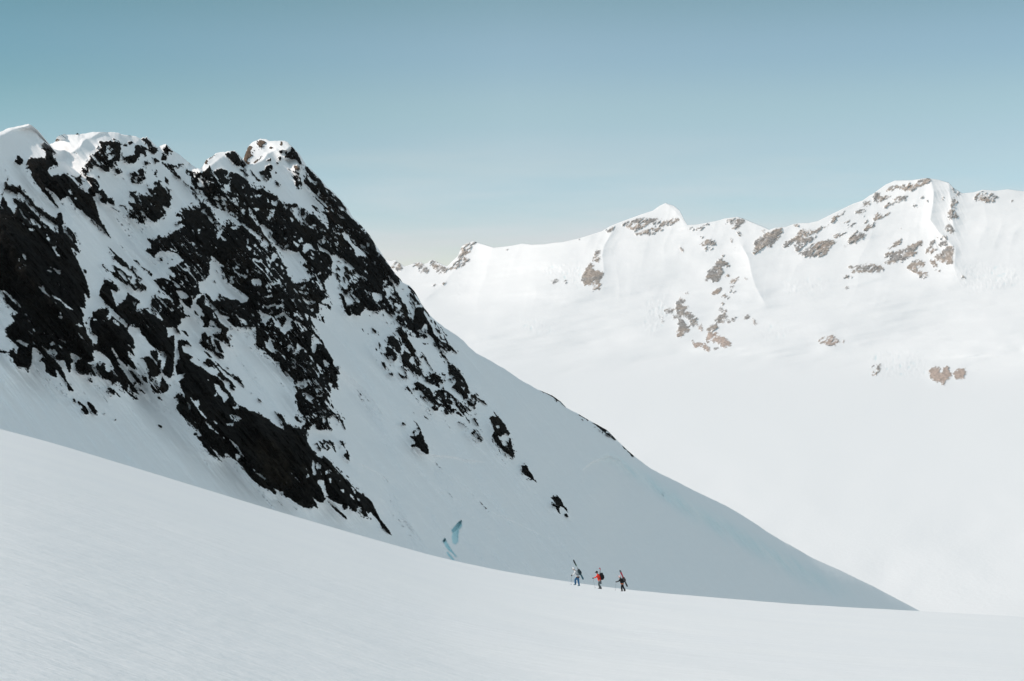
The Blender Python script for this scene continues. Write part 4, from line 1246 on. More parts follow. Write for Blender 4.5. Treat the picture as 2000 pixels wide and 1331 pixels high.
# ------------------------------------------------------------------ glacier and the far range
SKY_FAR = [(400, 520), (650, 500), (720, 503), (750, 506), (765, 510), (772, 508), (780, 514), (790, 521), (800, 518), (812, 513), (822, 512), (828, 516), (835, 514), (840, 509), (848, 507), (853, 512), (858, 514), (866, 518), (874, 520), (884, 510),
    (895, 500), (898, 490), (902, 481), (908, 477), (918, 473), (925, 471.5), (945, 478), (965, 484), (985, 482), (1000, 480), (1020, 476), (1040, 478), (1065, 477), (1085, 474), (1100, 473), (1131, 466), (1176, 452), (1192, 442),
    (1212, 434), (1253, 419), (1275, 412), (1289, 402), (1300, 397), (1316, 402), (1327, 411), (1336, 429), (1343, 440), (1361, 439), (1388, 434), (1400, 432), (1416, 427), (1441, 424), (1454, 428), (1468, 434), (1490, 443),
    (1503, 449), (1515, 445), (1528, 444), (1535, 444), (1550, 438), (1562, 436), (1580, 436), (1598, 432), (1634, 414), (1667, 398), (1685, 392), (1699, 382), (1705, 379), (1730, 361), (1748, 353), (1782, 352), (1809, 348),
    (1817, 349), (1835, 352), (1853, 357), (1863, 368), (1880, 378), (1902, 376), (1920, 371), (1945, 373), (1969, 370), (1999, 374), (2060, 366), (2150, 380), (2300, 400), (2500, 420)]
ARETES = [  # crest lines that split light from shade: points, width px, height m
    ([(1817, 349), (1824, 372), (1822, 398), (1817, 430), (1832, 452), (1850, 470), (1866, 486), (1864, 520)], 26, 75),
    ([(1450, 482), (1462, 505), (1468, 535), (1476, 560), (1492, 590)], 24, 55),
    ([(1196, 452), (1180, 480), (1176, 500), (1180, 530)], 20, 45),
    ([(1300, 397), (1318, 412), (1336, 435)], 18, 25),
    ([(908, 478), (895, 520), (860, 560), (830, 585)], 24, 40),
    ([(1853, 357), (1858, 400), (1862, 440)], 16, 30),
]
REGIONS = [  # outline in bearing, label
    ("snow_mountain", [(300, 400), (884, 400), (884, 512), (868, 535), (850, 552), (740, 556), (300, 560)], "row of small jagged peaks farthest off, just right of the dark mountain"),
    ("snow_mountain", [(1452, 476), (1420, 492), (1370, 545), (1320, 575), (1262, 640), (1300, 662), (1340, 690), (1410, 700), (1500, 655), (1500, 600), (1484, 560), (1472, 520)], "snow dome with reddish brown cliffs standing in front of the far range"),
    ("snow_mountain", [(1506, 300), (2600, 300), (2600, 640), (1900, 640), (1500, 600), (1476, 540), (1466, 500), (1470, 470)], "tallest far snow mountain with rock bands slanting down its left side"),
    ("snow_mountain", [(870, 300), (1506, 300), (1506, 640), (1290, 650), (1150, 600), (1000, 580), (830, 588), (800, 560), (850, 545)], "long far snow ridge rising to a pale pointed summit at centre right"),
]
OUTCROPS_FAR = [
    ([(1590, 648), (1640, 645), (1668, 660), (1640, 690), (1590, 684)], "flat brown rock outcrop in the far snow below the tallest mountain"),
    ([(1800, 705), (1895, 705), (1895, 762), (1800, 762)], "round twin-lobed brown rock outcrop at the far edge of the glacier"),
    ([(1895, 715), (1920, 715), (1920, 732), (1895, 732)], "pair of tiny grey rocks right of the twin-lobed outcrop"),
    ([(1640, 558), (1690, 555), (1672, 570), (1642, 572)], "thin sliver of grey rock in far snow beneath the slanting rock bands"),
    ([(1870, 535), (1892, 535), (1892, 550), (1870, 550)], "small lone grey rock below the right flank of the tallest mountain"),
]
SERACS = [([(1260, 590), (1300, 580), (1310, 620), (1290, 650), (1255, 650)], 12), ([(1000, 625), (1060, 622), (1085, 650), (1040, 655)], 8), ([(1060, 520), (1135, 515), (1140, 560), (1075, 560)], 10),
          ([(1700, 690), (1800, 685), (1815, 740), (1700, 740)], 7), ([(1860, 520), (1990, 520), (1990, 560), (1880, 575)], 8), ([(1520, 545), (1620, 545), (1610, 575), (1540, 580)], 6), ([(1480, 640), (1540, 620), (1540, 660), (1490, 680)], 6)]

def build_far():
    cols = np.concatenate([np.arange(420, 735, 8.0), np.arange(735, 2015, 1.5), np.arange(2015, 2420, 8.0)])
    sky = lerp(cols, SKY_FAR)
    t = np.linspace(0, 1, 300)
    V1 = sky[None] + (775 - sky)[None] * t[:, None]
    V2 = np.broadcast_to(np.linspace(775, 1275, 90)[1:, None], (89, len(cols)))
    PY = np.concatenate([V1, V2]); PX = np.broadcast_to(cols[None], PY.shape).copy()
    ny, nx = PY.shape
    F = Field(740, 2010, 340, 770, 1.0); B = Field(740, 2010, 340, 770, 1.0)
    for kind, d, poly in FAR_ROCK:
        F.paint(poly, min(1.0, d * 1.03)); B.paint(poly, 1.0 if kind == "P" else .08)
    soft = F.copy(blur(F.a, 1)); wide = F.copy(blur(F.a, 9)); rustf = B.copy(blur(B.a, 2))
    out = (PX < 742) | (PX > 2008) | (PY > 768)
    dl = math.radians(-38)
    cd, sd = math.cos(dl), math.sin(dl)
    U, W = PX * cd + PY * sd, -PX * sd + PY * cd
    Uw, Ww = U + 3.6 * fbm(U / 8, W / 4, 211, 4, .6), W + 2.6 * fbm(U / 8, W / 4, 223, 4, .6)
    fu, fw, fr = shards(Uw / 3.6, Ww / 1.9, 401)
    qu, qw = .3 * Uw + .7 * fu * 3.6, .3 * Ww + .7 * fw * 1.9
    dens = soft.at(qu * cd - qw * sd, qu * sd + qw * cd)
    _, _, c1 = shards(Uw / 8.0, Ww / 2.6, 411)
    _, _, c2 = shards(PX / 4.2, PY / 3.2, 421)
    nn = .62 * ((c1 - .5) * .95 + (c2 - .5) * .55 + (fr - .5) * .5) + .2 * fbm(U / 22, W / 7, 231, 3)
    rock = (dens - .5) + nn * 1.5 * smooth(dens, .03, .2) * (1 - .5 * smooth(dens, .94, 1))
    rock = np.where((dens < .03) | out, -.5, rock)
    rockm = smooth(rock, -.1, .1)
    # ground steepness, integrated up every bearing to give the distance
    base = lerp(PY, [(340, 36), (400, 33), (470, 27), (540, 17), (600, 11), (650, 8), (700, 4.5), (740, 2.2), (770, .8), (800, .15), (1280, .1)])
    left = smooth(PX, 1150, 850)
    base = base * (1 - left) + left * lerp(PY, [(470, 26), (520, 22), (560, 14), (600, 6.5), (640, 7), (690, 5), (740, 2), (790, .3), (1280, .1)])
    right = smooth(PX, 1780, 2080)
    base = base * (1 - right) + right * lerp(PY, [(370, 33), (440, 28), (520, 16), (580, 11.5), (650, 8), (700, 4.6), (745, 2), (780, .4), (1280, .1)])
    ts = np.tan(np.radians(np.maximum(base, .05)))
    TX, TZ = (PX - CX) / FPX, (HY - PY) / FPX
    D = np.empty_like(PY)
    D[-1] = -300.0 / TZ[-1]
    lnD = np.log(D[-1])
    for j in range(ny - 2, -1, -1):
        dt = TZ[j] - TZ[j + 1]
        tm = .5 * (TZ[j] + TZ[j + 1])
        s = .5 * (ts[j] + ts[j + 1])
        lnD = lnD + dt / np.maximum(s - tm, .03)
        D[j] = np.exp(lnD)
    print("far depth at skyline", D[0, ::120].round())
    up = smooth(PY, 770, 650)
    D -= up * (60 * fbm(PX / 150, PY / 90, 251, 3) + 6 * fbm(PX / 26, PY / 18, 257, 3))
    D -= 34 * np.where(out, 0, wide.at(PX, PY)) + up * .3 * TX * 7000
    for pts, wpx, hm in ARETES:
        dm = np.full(PX.shape, 1e9)
        for (x0, y0), (x1, y1) in zip(pts[:-1], pts[1:]):
            vx, vy = x1 - x0, y1 - y0
            tt = np.clip(((PX - x0) * vx + (PY - y0) * vy) / (vx * vx + vy * vy), 0, 1)
            dm = np.minimum(dm, np.hypot(PX - x0 - tt * vx, PY - y0 - tt * vy))
        D -= hm * np.exp(-dm / wpx)
    # spurs and hollows between them
    st = smooth(PY, 690, 560)
    sp = ridged(PX / 150 + PY / 420 + .35 * fbm(PX / 120, PY / 120, 301, 2), PY / 420, 303, 4, .5)
    D -= st * 38 * (sp - .5)
    D -= smooth(PY, 760, 680) * (80 + 170 * smooth(PY, 490, 600)) * fbm(PX / 300 + PY / 400, PY / 50 + PX / 420, 305, 4)
    # flutings on the steep snow of the tallest peak
    fl = smooth(PX, 1808, 1830) * smooth(PX, 1900, 1870) * smooth(PY, 560, 480)
    D += fl * 11 * fbm((PX - .45 * PY) / 10 + .5 * fbm(PX / 20, PY / 30, 265, 2), PY / 60, 263, 3)
    D -= rockm * (26 * (ridged(U / 26, W / 8, 271, 4, .55) - .5) + 16 * fbm(PX / 6, PY / 6, 277, 3, .6) + 8)
    ice = np.zeros_like(D)
    for poly, amp in SERACS:
        sf = Field(740, 2010, 480, 770, 1.0); sf.paint(poly, 1.0)
        w = sf.copy(blur(sf.a, 5)).at(PX, PY); w = np.where((PX > 745) & (PX < 2005) & (PY > 482) & (PY < 768), w, 0)
        r = ridged(PX / 6 + .6 * fbm(PX / 14, PY / 14, 283, 2), PY / 9 + PX / 30, 281, 4, .6)
        D -= w * amp * 1.5 * (r - .5)
        ice = np.maximum(ice, w * smooth(-r, -.42, -.25) * .35)
    D += 22 * fbm(PX / 190, 40 * np.log(np.maximum(PY - 590, 10)) / 9, 291, 3) * smooth(PY, 700, 800)
    P = np.stack([TX * D, D, TZ * D], -1)
    b = []
    for dy, dz in [(2200, -1500), (700, -420), (160, -70)]:
        q = P[0].copy(); q[:, 1] += dy; q[:, 2] += dz; b.append(q)
    P = np.concatenate([np.stack(b), P]); nb = len(b)
    ext = lambda a: np.concatenate([np.repeat(a[:1], nb, 0), a])
    rock = ext(rock); brown_or_lit_v = ext(np.where(out, 0, rustf.at(PX, PY))); ice = ext(ice); PXe, PYe = ext(PX), ext(PY)
    N = grid_normals(P)
    if N[ny // 2, nx // 2, 1] > 0: N = -N
    faces = grid_faces(ny + nb, nx)
    cx = PXe.ravel()[faces].mean(1); cy = PYe.ravel()[faces].mean(1); rk = rock.ravel()[faces].mean(1)
    reg = np.zeros(len(faces), int)
    for i, (nm, poly, lab) in enumerate(REGIONS):
        reg[(reg == 0) & inside(poly, cx, cy)] = 1 + i
    k0 = 1 + len(REGIONS)
    for i, (poly, lab) in enumerate(OUTCROPS_FAR):
        reg[(rk > 0) & inside(poly, cx, cy)] = k0 + i
    Pf, Nf = P.reshape(-1, 3), N.reshape(-1, 3)
    at = {"rock": rock.ravel(), "brown_or_lit": brown_or_lit_v.ravel(), "ice": ice.ravel()}
    o = mesh_from_faces("glacier", Pf, Nf, faces[reg == 0], at, mat_far)
    tag(o, "broad flat white glacier filling the valley between the mountains", kind="structure")
    for i, (nm, poly, lab) in enumerate(REGIONS):
        q = mesh_from_faces(nm, Pf, Nf, faces[reg == 1 + i], at, mat_far)
        tag(q, lab, kind="structure")
    for i, (poly, lab) in enumerate(OUTCROPS_FAR):
        if (reg == k0 + i).any():
            q = mesh_from_faces("rock_outcrop", Pf, Nf, faces[reg == k0 + i], at, mat_far)
            tag(q, lab, "rock outcrop", "rocks in the far snow")
        else: print("empty far", lab)
    return P
P_far = build_far()

# ------------------------------------------------------------------ the three skiers and their gear
def plain(name, col, rough=.7, spec=.2, grain=None):
    m, nd, lk, out = new_mat(name)
    p = principled(nd, col, rough, spec)
    if grain:
        geo = nd.new("ShaderNodeNewGeometry")
        n = noise_node(nd, lk, geo.outputs["Position"], grain, 4, .6)
        r = ramp_node(nd, lk, n.outputs["Fac"], [(.3, tuple(c * .78 for c in col)), (.7, tuple(min(1, c * 1.18) for c in col))])
        lk.new(r.outputs["Color"], p.inputs["Base Color"])
        b = nd.new("ShaderNodeBump"); b.inputs["Strength"].default_value = .4; b.inputs["Distance"].default_value = .02
        lk.new(n.outputs["Fac"], b.inputs["Height"]); lk.new(b.outputs["Normal"], p.inputs["Normal"])
    lk.new(p.outputs[0], out.inputs["Surface"])
    return m

M = {
    "skin": plain("skin", (.50, .31, .23), .55),
    "black": plain("black_cloth", (.016, .016, .018), .8, .15, 14),
    "char": plain("charcoal_cloth", (.045, .05, .055), .8, .15, 12),
    "grey": plain("grey_cloth", (.10, .115, .12), .8, .15, 10),
    "white": plain("off_white_cloth", (.55, .58, .60), .75, .2, 9),
    "shell": plain("white_shell", (.74, .75, .76), .4, .4),
    "red": plain("red_cloth", (.80, .05, .03), .7, .2, 9),
    "orange": plain("orange_cloth", (.72, .17, .06), .7, .2),
    "blue": plain("blue_cloth", (.03, .12, .25), .75, .2, 9),
    "teal": plain("dark_teal_cloth", (.018, .042, .052), .75, .2, 10),
    "maroon": plain("dark_red_cloth", (.10, .02, .022), .75, .2, 10),
    "pink": plain("pale_pink_shell", (.72, .52, .52), .45, .35),
    "lens": plain("goggle_lens", (.02, .02, .025), .15, .6),
    "metal": plain("pole_metal", (.22, .23, .24), .35, .5),
    "ski_black": plain("black_ski", (.02, .022, .022), .35, .4),
    "ski_green": plain("green_ski", (.05, .16, .08), .35, .4),
    "ski_white": plain("white_ski", (.62, .64, .65), .35, .4),
    "ski_teal": plain("teal_ski", (.03, .13, .17), .35, .4),
    "ski_red": plain("red_ski", (.52, .03, .06), .35, .4),
    "ski_grey": plain("grey_ski", (.12, .14, .16), .35, .4),
    "hair": plain("brown_hair", (.05, .03, .02), .7, .2, 30),
}

def link(name, me, mats, parent=None):
    for m in (mats if isinstance(mats, (list, tuple)) else [mats]):
        me.materials.append(m)
    o = bpy.data.objects.new(name, me); scene.collection.objects.link(o)
    if parent is not None: o.parent = parent
    return o

def skinned(name, nodes, edges, mat, parent=None, levels=2, root=0, shape=None):
    """grow one continuous surface over a skeleton; nodes: (x, y, z, rx, ry)"""
    me = bpy.data.meshes.new(name)
    me.from_pydata([n[:3] for n in nodes], edges, [])
    t = bpy.data.objects.new(name, me); scene.collection.objects.link(t)
    md = t.modifiers.new("skin", "SKIN"); md.use_smooth_shade = True
    for i, n in enumerate(nodes):
        v = me.skin_vertices[0].data[i]
        v.radius = (n[3], n[4] if len(n) > 4 else n[3]); v.use_root = (i == root)
    sb = t.modifiers.new("sub", "SUBSURF"); sb.levels = levels
    dg = bpy.context.evaluated_depsgraph_get()
    m2 = bpy.data.meshes.new_from_object(t.evaluated_get(dg))
    bpy.data.objects.remove(t); bpy.data.meshes.remove(me)
    m2.name = name
    if shape:
        for v in m2.vertices: v.co = shape(v.co)
    m2.polygons.foreach_set("use_smooth", np.ones(len(m2.polygons), bool))
    return link(name, m2, mat, parent)

def chain(nodes, edges, pts, start=None):
    prev = start
    for p in pts:
        nodes.append(p); i = len(nodes) - 1
        if prev is not None: edges.append((prev, i))
        prev = i
    return prev

def loft(name, rings, mat, parent=None, n=14, cap=True, smooth_=True):
    """rings: (centre, axis_u, axis_v) with axes as half-extents"""
    bm = bmesh.new(); R = []
    for c, u, v in rings:
        c, u, v = Vector(c), Vector(u), Vector(v)
        R.append([bm.verts.new(c + u * math.cos(2 * math.pi * k / n) + v * math.sin(2 * math.pi * k / n)) for k in range(n)])
    for a, b in zip(R[:-1], R[1:]):
        for k in range(n): bm.faces.new((a[k], a[(k + 1) % n], b[(k + 1) % n], b[k]))
    if cap:
        bm.faces.new(R[0][::-1]); bm.faces.new(R[-1])
    bmesh.ops.recalc_face_normals(bm, faces=bm.faces)
    me = bpy.data.meshes.new(name); bm.to_mesh(me); bm.free()
    if smooth_: me.polygons.foreach_set("use_smooth", np.ones(len(me.polygons), bool))
    return link(name, me, mat, parent)

def rod(name, a, b, ra, rb, mat, parent=None, n=10):
    a, b = Vector(a), Vector(b); d = (b - a).normalized()
    u = d.orthogonal().normalized(); v = d.cross(u)
    return loft(name, [(a, u * ra, v * ra), (b, u * rb, v * rb)], mat, parent, n)

def dome(name, c, rx, ry, rz, mat, parent=None, low=-.25, tilt=0.0, n=18):
    """the shell of a helmet or cap: an ellipsoid cut at `low` of its height, with a rolled rim"""
    rings = []
    a0 = math.asin(low)
    for k in range(9):
        a = a0 + (math.pi / 2 * .985 - a0) * k / 8
        rings.append((Vector((0, 0, rz * math.sin(a))), Vector((rx * math.cos(a), 0, 0)), Vector((0, ry * math.cos(a), 0))))
    R = Matrix.Rotation(tilt, 3, "Y")
    rings = [(Vector(c) + R @ p, R @ u, R @ v) for p, u, v in rings]
    return loft(name, rings, mat, parent, n)

def hand(name, pos, fore, mat, parent):
    """a gloved hand closed round a pole: palm, four fingers bent at the knuckles, a thumb from the side"""
    p = Vector(pos); f = Vector(fore).normalized()                # along the forearm
    up = Vector((0, 0, 1)); side = f.cross(up).normalized(); up = side.cross(f).normalized()
    nodes, edges = [], []
    w = chain(nodes, edges, [(*(p - f * .07), .034, .03), (*(p - f * .02), .043, .034), (*(p + f * .025), .042, .03)])
    base = w
    for k, ln in enumerate((.034, .04, .038, .03)):
        off = up * (.036 - .024 * k)
        q0 = p + f * .045 + off
        chain(nodes, edges, [(*q0, .0135), (*(q0 + f * ln * .8 - side * .008), .0125), (*(q0 + f * ln * .75 - side * .045), .011), (*(q0 + f * .002 - side * .052), .010)], base)
    t0 = p + up * .035 - side * .02
    chain(nodes, edges, [(*t0, .015), (*(t0 + f * .03 - side * .03), .013), (*(t0 + f * .05 - side * .035 - up * .012), .011)], 1)
    return skinned(name, nodes, edges, mat, parent, 1, 1)

def make_ski(name, top, tail, across, width, mats, label, cat="ski", group=None):
    """one ski, top end to tail end, with an upturned rounded tip and a binding; mats by share of length"""
    a, b = Vector(top), Vector(tail); L = (b - a).length; d = (b - a) / L
    across = (Vector(across) - d * d.dot(Vector(across))).normalized()
    nrm = d.cross(across).normalized()
    bm = bmesh.new(); rows = []; N = 28
    for i in range(N + 1):
        s = i / N
        w = width / 2 * (1 - .28 * math.sin(math.pi * min(1, max(0, (s - .08) / .86))))
        if s < .07: w *= math.sqrt(max(.05, 1 - (1 - s / .07) ** 2))
        if s > .96: w *= math.sqrt(max(.2, 1 - ((s - .96) / .045) ** 2))
        lift = .075 * max(0, (1 - s / .12)) ** 2 + .02 * max(0, (s - .93) / .07) ** 2
        th = .009 if (s < .1 or s > .95) else .013
        c = d * (s * L) + nrm * lift
        rows.append([bm.verts.new(c + across * w + nrm * th), bm.verts.new(c - across * w + nrm * th), bm.verts.new(c - across * w - nrm * th), bm.verts.new(c + across * w - nrm * th)])
    for i, (r, q) in enumerate(zip(rows[:-1], rows[1:])):
        mi = [k for k, (lim, m) in enumerate(mats) if i / N < lim][0]
        for k in range(4):
            f = bm.faces.new((r[k], r[(k + 1) % 4], q[(k + 1) % 4], q[k])); f.material_index = mi
    bm.faces.new(rows[0][::-1]); bm.faces.new(rows[-1])
    bmesh.ops.recalc_face_normals(bm, faces=bm.faces)
    me = bpy.data.meshes.new(name); bm.to_mesh(me); bm.free()
    o = link(name, me, [m for _, m in mats]); o.location = a
    bq = d * (L * .52)
    loft("binding", [(bq - d * .12 + nrm * .025, across * .032, nrm * .014), (bq - d * .06 + nrm * .035, across * .036, nrm * .024), (bq + d * .08 + nrm * .032, across * .034, nrm * .02), (bq + d * .13 + nrm * .03, across * .03, nrm * .026)], M["black"], o, 8)
    tag(o, label, cat, group)
    return o

def make_pole(hand_pos, tip, label):
    r = bpy.data.objects.new("ski_pole", None); scene.collection.objects.link(r)
    r.location = tip; r.empty_display_size = .2
    h = Vector(hand_pos) - Vector(tip); d = h.normalized()
    rod("shaft", d * .01, h, .007, .010, M["metal"], r)
    rod("grip", h - d * .08, h + d * .06, .017, .019, M["black"], r)
    u = d.orthogonal().normalized(); v = d.cross(u)
    loft("basket", [(d * .055, u * .016, v * .016), (d * .06, u * .05, v * .05), (d * .068, u * .046, v * .046), (d * .075, u * .014, v * .014)], M["black"], r, 12)
    tag(r, label, "ski pole", "ski poles planted by the climbers")
    return r

def make_pack(c, lean, sx, sy, sz, mat, mat2, label, shoulder):
    """a rucksack: body, lid, front pocket, two shoulder straps and a hip belt"""
    r = bpy.data.objects.new("backpack", None); scene.collection.objects.link(r); r.location = c
    R = Matrix.Rotation(lean, 3, "Y")
    def ring(z, kx, ky, ox=0): return (R @ Vector((ox, 0, z)), R @ Vector((sx / 2 * kx, 0, 0)), R @ Vector((0, sy / 2 * ky, 0)))
    loft("pack_body", [ring(-sz * .5, .55, .7), ring(-sz * .47, .8, .9), ring(-sz * .3, 1, 1.02, .02), ring(-sz * .05, 1.04, 1.02, .02), ring(sz * .2, .98, .98, .01), ring(sz * .36, .85, .92), ring(sz * .4, .6, .7)], mat, r, 18)
    loft("pack_lid", [ring(sz * .36, .86, .94, .01), ring(sz * .40, .98, 1.0, .01), ring(sz * .46, .9, .92, .01), ring(sz * .5, .5, .55, .01)], mat2, r, 18)
    loft("pocket", [ring(-sz * .34, .2, .5, sx * .47), ring(-sz * .28, .3, .7, sx * .5), ring(0, .34, .72, sx * .52), ring(sz * .16, .26, .62, sx * .48), ring(sz * .2, .1, .4, sx * .44)], mat2, r, 12)
    for s in (-1, 1):
        pts = [(-sx * .45, s * .10, sz * .33), (-sx * .8, s * .125, sz * .36), (-sx * 1.28, s * .14, sz * .2), (-sx * 1.32, s * .15, -.02), (-sx * .95, s * .17, -sz * .26), (-sx * .4, s * .15, -sz * .34)]
        nodes, edges = [], []
        chain(nodes, edges, [(*(R @ Vector(p)), .022, .012) for p in pts])
        skinned("strap", nodes, edges, mat, r, 1)
    tag(r, label, "backpack", "backpacks worn by the climbers")
    return r

def make_person(x, y, spec):
    """spec in metres: x to the right, y away, z up, from the point between the feet"""
    z0 = float(snow_z(x, y)); o = Vector((x, y, z0))
    S = spec
    def g(yy): return 0.0
    hd, nk, ch, pv = S["head"], S["neck"], S["chest"], S["pelvis"]
    nodes, edges = [], []
    # body: pelvis root, spine, neck, head, limbs
    nodes.append((*pv, .11, .13))
    sp = chain(nodes, edges, [(pv[0] * .5 + ch[0] * .5, 0, pv[2] * .5 + ch[2] * .5, .105, .135), (*ch, .115, .15), (nk[0] * .6 + ch[0] * .4, 0, nk[2] * .6 + ch[2] * .4, .09, .12)], 0)
    he = chain(nodes, edges, [(*nk, .052, .05), (hd[0] * .55 + nk[0] * .45, 0, hd[2] * .5 + nk[2] * .5, .062, .06), (hd[0], 0, hd[2] - .02, .085, .072), (hd[0] + .012, 0, hd[2] + .05, .082, .07)], sp)
    hi = len(nodes) - 2
    chain(nodes, edges, [(hd[0] - .098, 0, hd[2] - .035, .014, .016)], hi)                      # nose
    chain(nodes, edges, [(hd[0] - .075, 0, hd[2] - .095, .026, .03)], hi - 1)                   # chin and mouth
    for s in (-1, 1):
        chain(nodes, edges, [(hd[0] + .01, s * .082, hd[2] - .03, .012, .02)], hi)              # ears
        chain(nodes, edges, [(hd[0] - .075, s * .032, hd[2] + .003, .014, .012)], hi)           # eye sockets
    for s, arm in ((-1, S["arm_near"]), (1, S["arm_far"])):
        sh, el, hn = arm
        f = (Vector(hn) - Vector(el)).normalized()
        chain(nodes, edges, [(*sh, .062), (*((Vector(sh) + Vector(el)) / 2), .05), (*el, .042), (*((Vector(hn) + Vector(el)) / 2), .037), (*(Vector(hn) - f * .08), .027), (*hn, .036, .022)], 3)
    for s, leg in ((-1, S["leg_near"]), (1, S["leg_far"])):
        hp, kn, an, to = leg
        chain(nodes, edges, [(*hp, .095), (*((Vector(hp) + Vector(kn)) / 2), .08), (*kn, .06), (*((Vector(kn) * .65 + Vector(an) * .35)), .055), (*an, .038), (*to, .035, .03)], 0)
    body = skinned("person", nodes, edges, M["skin"], None, 2, 0)
    body.location = o
    tag(body, S["label"], "person", "climbers walking up the snow crest")
    # jacket
    nodes, edges = [], []
    hem = (pv[0], 0, pv[2] - .06)
    nodes.append((*hem, .155, .185))
    a = chain(nodes, edges, [(pv[0] * .7 + ch[0] * .3, 0, pv[2] * .7 + ch[2] * .3, .145, .18), (pv[0] * .35 + ch[0] * .65, 0, pv[2] * .35 + ch[2] * .65, .15, .19), (*ch, .155, .20), (nk[0] * .55 + ch[0] * .45, 0, nk[2] * .55 + ch[2] * .45, .12, .16), (nk[0], 0, nk[2] - .01, .08, .08), (nk[0] * .75 + hd[0] * .25, 0, nk[2] * .8 + hd[2] * .2, .082, .08)], 0)
    for s, arm in ((-1, S["arm_near"]), (1, S["arm_far"])):
        sh, el, hn = arm
        f = (Vector(hn) - Vector(el)).normalized()
        chain(nodes, edges, [(*sh, .088), (*((Vector(sh) + Vector(el)) / 2), .075), (*el, .066), (*((Vector(hn) + Vector(el)) / 2), .058), (*(Vector(hn) - f * .075), .047)], 4)
    skinned("jacket", nodes, edges, S["jacket"], body, 2, 0)
    # trousers
    nodes, edges = [], []
    nodes.append((pv[0], 0, pv[2] + .05, .135, .17)); nodes.append((pv[0], 0, pv[2] - .06, .14, .175)); edges.append((0, 1))
    for s, leg in ((-1, S["leg_near"]), (1, S["leg_far"])):
        hp, kn, an, to = leg
        hp, kn, an, to = map(Vector, (hp, kn, an, to))
        chain(nodes, edges, [(*hp, .115), (*((hp + kn) / 2), .105), (*kn, .088), (*((kn + an) / 2), .09), (*(an + Vector((0, 0, .0))), .088)], 1)
    skinned("trousers", nodes, edges, S["trousers"], body, 2, 0)
    # boots and gloves
    for leg in (S["leg_near"], S["leg_far"]):
        hp, kn, an, to = map(Vector, leg)
        sh = (kn - an).normalized()
        fwd = (to - an); heel = an - Vector((fwd.x, fwd.y, 0)).normalized() * .06; heel.z = to.z
        nodes, edges = [], []
        nodes.append((*(an + sh * .10), .068)); c1 = chain(nodes, edges, [(*an, .066)], 0)
        chain(nodes, edges, [(*heel, .05, .046)], c1)
        chain(nodes, edges, [(*((an + to) / 2 + Vector((0, 0, -.02))), .056, .05), (*to, .048, .036), (*(to + Vector((fwd.x, fwd.y, 0)).normalized() * .07), .036, .03)], c1)
        skinned("boot", nodes, edges, S["boot"], body, 1, 0)
    for sh, el, hn in (S["arm_near"], S["arm_far"]):
        hand("glove", hn, Vector(hn) - Vector(el), S["glove"], body)
    # headgear
    hx, hz = hd[0], hd[2]
    tl = S.get("head_tilt", -.15)
    if S["hat"] == "helmet":
        h = dome("helmet", (hx + .005, 0, hz + .012), .128, .108, .128, S["hat_mat"], body, -.3, tl)
    else:
        h = dome("hat", (hx, 0, hz + .02), .118, .1, .125, S["hat_mat"], body, -.1, tl)
        R = Matrix.Rotation(tl, 3, "Y")
        rg = [(Vector((hx, 0, hz + .02)) + R @ Vector((-.03, 0, zz)), R @ Vector((rr, 0, 0)), R @ Vector((0, rr * .86, 0))) for rr, zz in ((.11, -.01), (.175, -.022), (.178, -.034), (.11, -.03))]
        loft("brim", rg, S["hat_mat"], h, 20)
    if S.get("goggles"):
        zz = hz + .012
        loft("goggles", [((hx - .10, -.085, zz), (.016, .004, 0), (0, 0, .034)), ((hx - .118, -.045, zz), (.02, 0, 0), (0, 0, .042)), ((hx - .122, 0, zz), (.02, 0, 0), (0, 0, .036)), ((hx - .118, .045, zz), (.02, 0, 0), (0, 0, .042)), ((hx - .10, .085, zz), (.016, -.004, 0), (0, 0, .034))], M["lens"], body, 10)
    if S.get("hair"):
        nodes, edges = [], []
        chain(nodes, edges, [(hx + .06, 0, hz + .0, .07, .075), (hx + .09, 0, hz - .08, .05, .06), (hx + .1, 0, hz - .17, .03, .035)])
        skinned("hair", nodes, edges, M["hair"], body, 1)
    if S.get("belt"):
        loft("belt", [((pv[0] - .01, 0, pv[2] + zz), (.165 * k, 0, 0), (0, .195 * k, 0)) for zz, k in ((-.03, .98), (-.025, 1.04), (.02, 1.04), (.03, .98))], S["belt"], body, 18)
    return o

def place(px, dist):
    return (px - CX) / FPX * dist, dist

PEOPLE_Y = 131.0
# leading skier: pale jacket, blue trousers
x, y = place(1130.5, PEOPLE_Y)
o1 = make_person(x, y, dict(label="leading skier in a pale jacket, white helmet and blue trousers climbing the snow crest",
    head=(-.50, 0, 1.60), neck=(-.38, 0, 1.46), chest=(-.24, 0, 1.22), pelvis=(-.08, 0, .84),
    arm_near=((-.32, -.19, 1.36), (-.46, -.25, 1.12), (-.66, -.22, 1.03)), arm_far=((-.30, .19, 1.36), (-.42, .27, 1.10), (-.60, .26, .98)),
    leg_near=((-.08, -.09, .80), (-.04, -.10, .44), (.03, -.10, .10), (-.10, -.10, .04)), leg_far=((-.09, .09, .80), (-.34, .11, .56), (-.30, .11, .17), (-.43, .11, .11)),
    jacket=M["white"], trousers=M["blue"], boot=M["ski_teal"], glove=M["char"], hat="helmet", hat_mat=M["shell"], goggles=True, belt=M["black"], head_tilt=-.35))
make_pack(o1 + Vector((.05, 0, 1.30)), math.radians(-24), .27, .32, .52, M["teal"], M["char"], "dark teal backpack on the leading skier in the pale jacket", None)
make_ski("ski", o1 + Vector((-.52, .17, 2.42)), o1 + Vector((.44, .24, .58)), (1, .3, .4), .14, [(.24, M["ski_black"]), (.30, M["ski_green"]), (.52, M["ski_white"]), (1.1, M["ski_teal"])], "ski with black tip and teal tail slung across the leading skier's pack", group="skis carried on the packs")
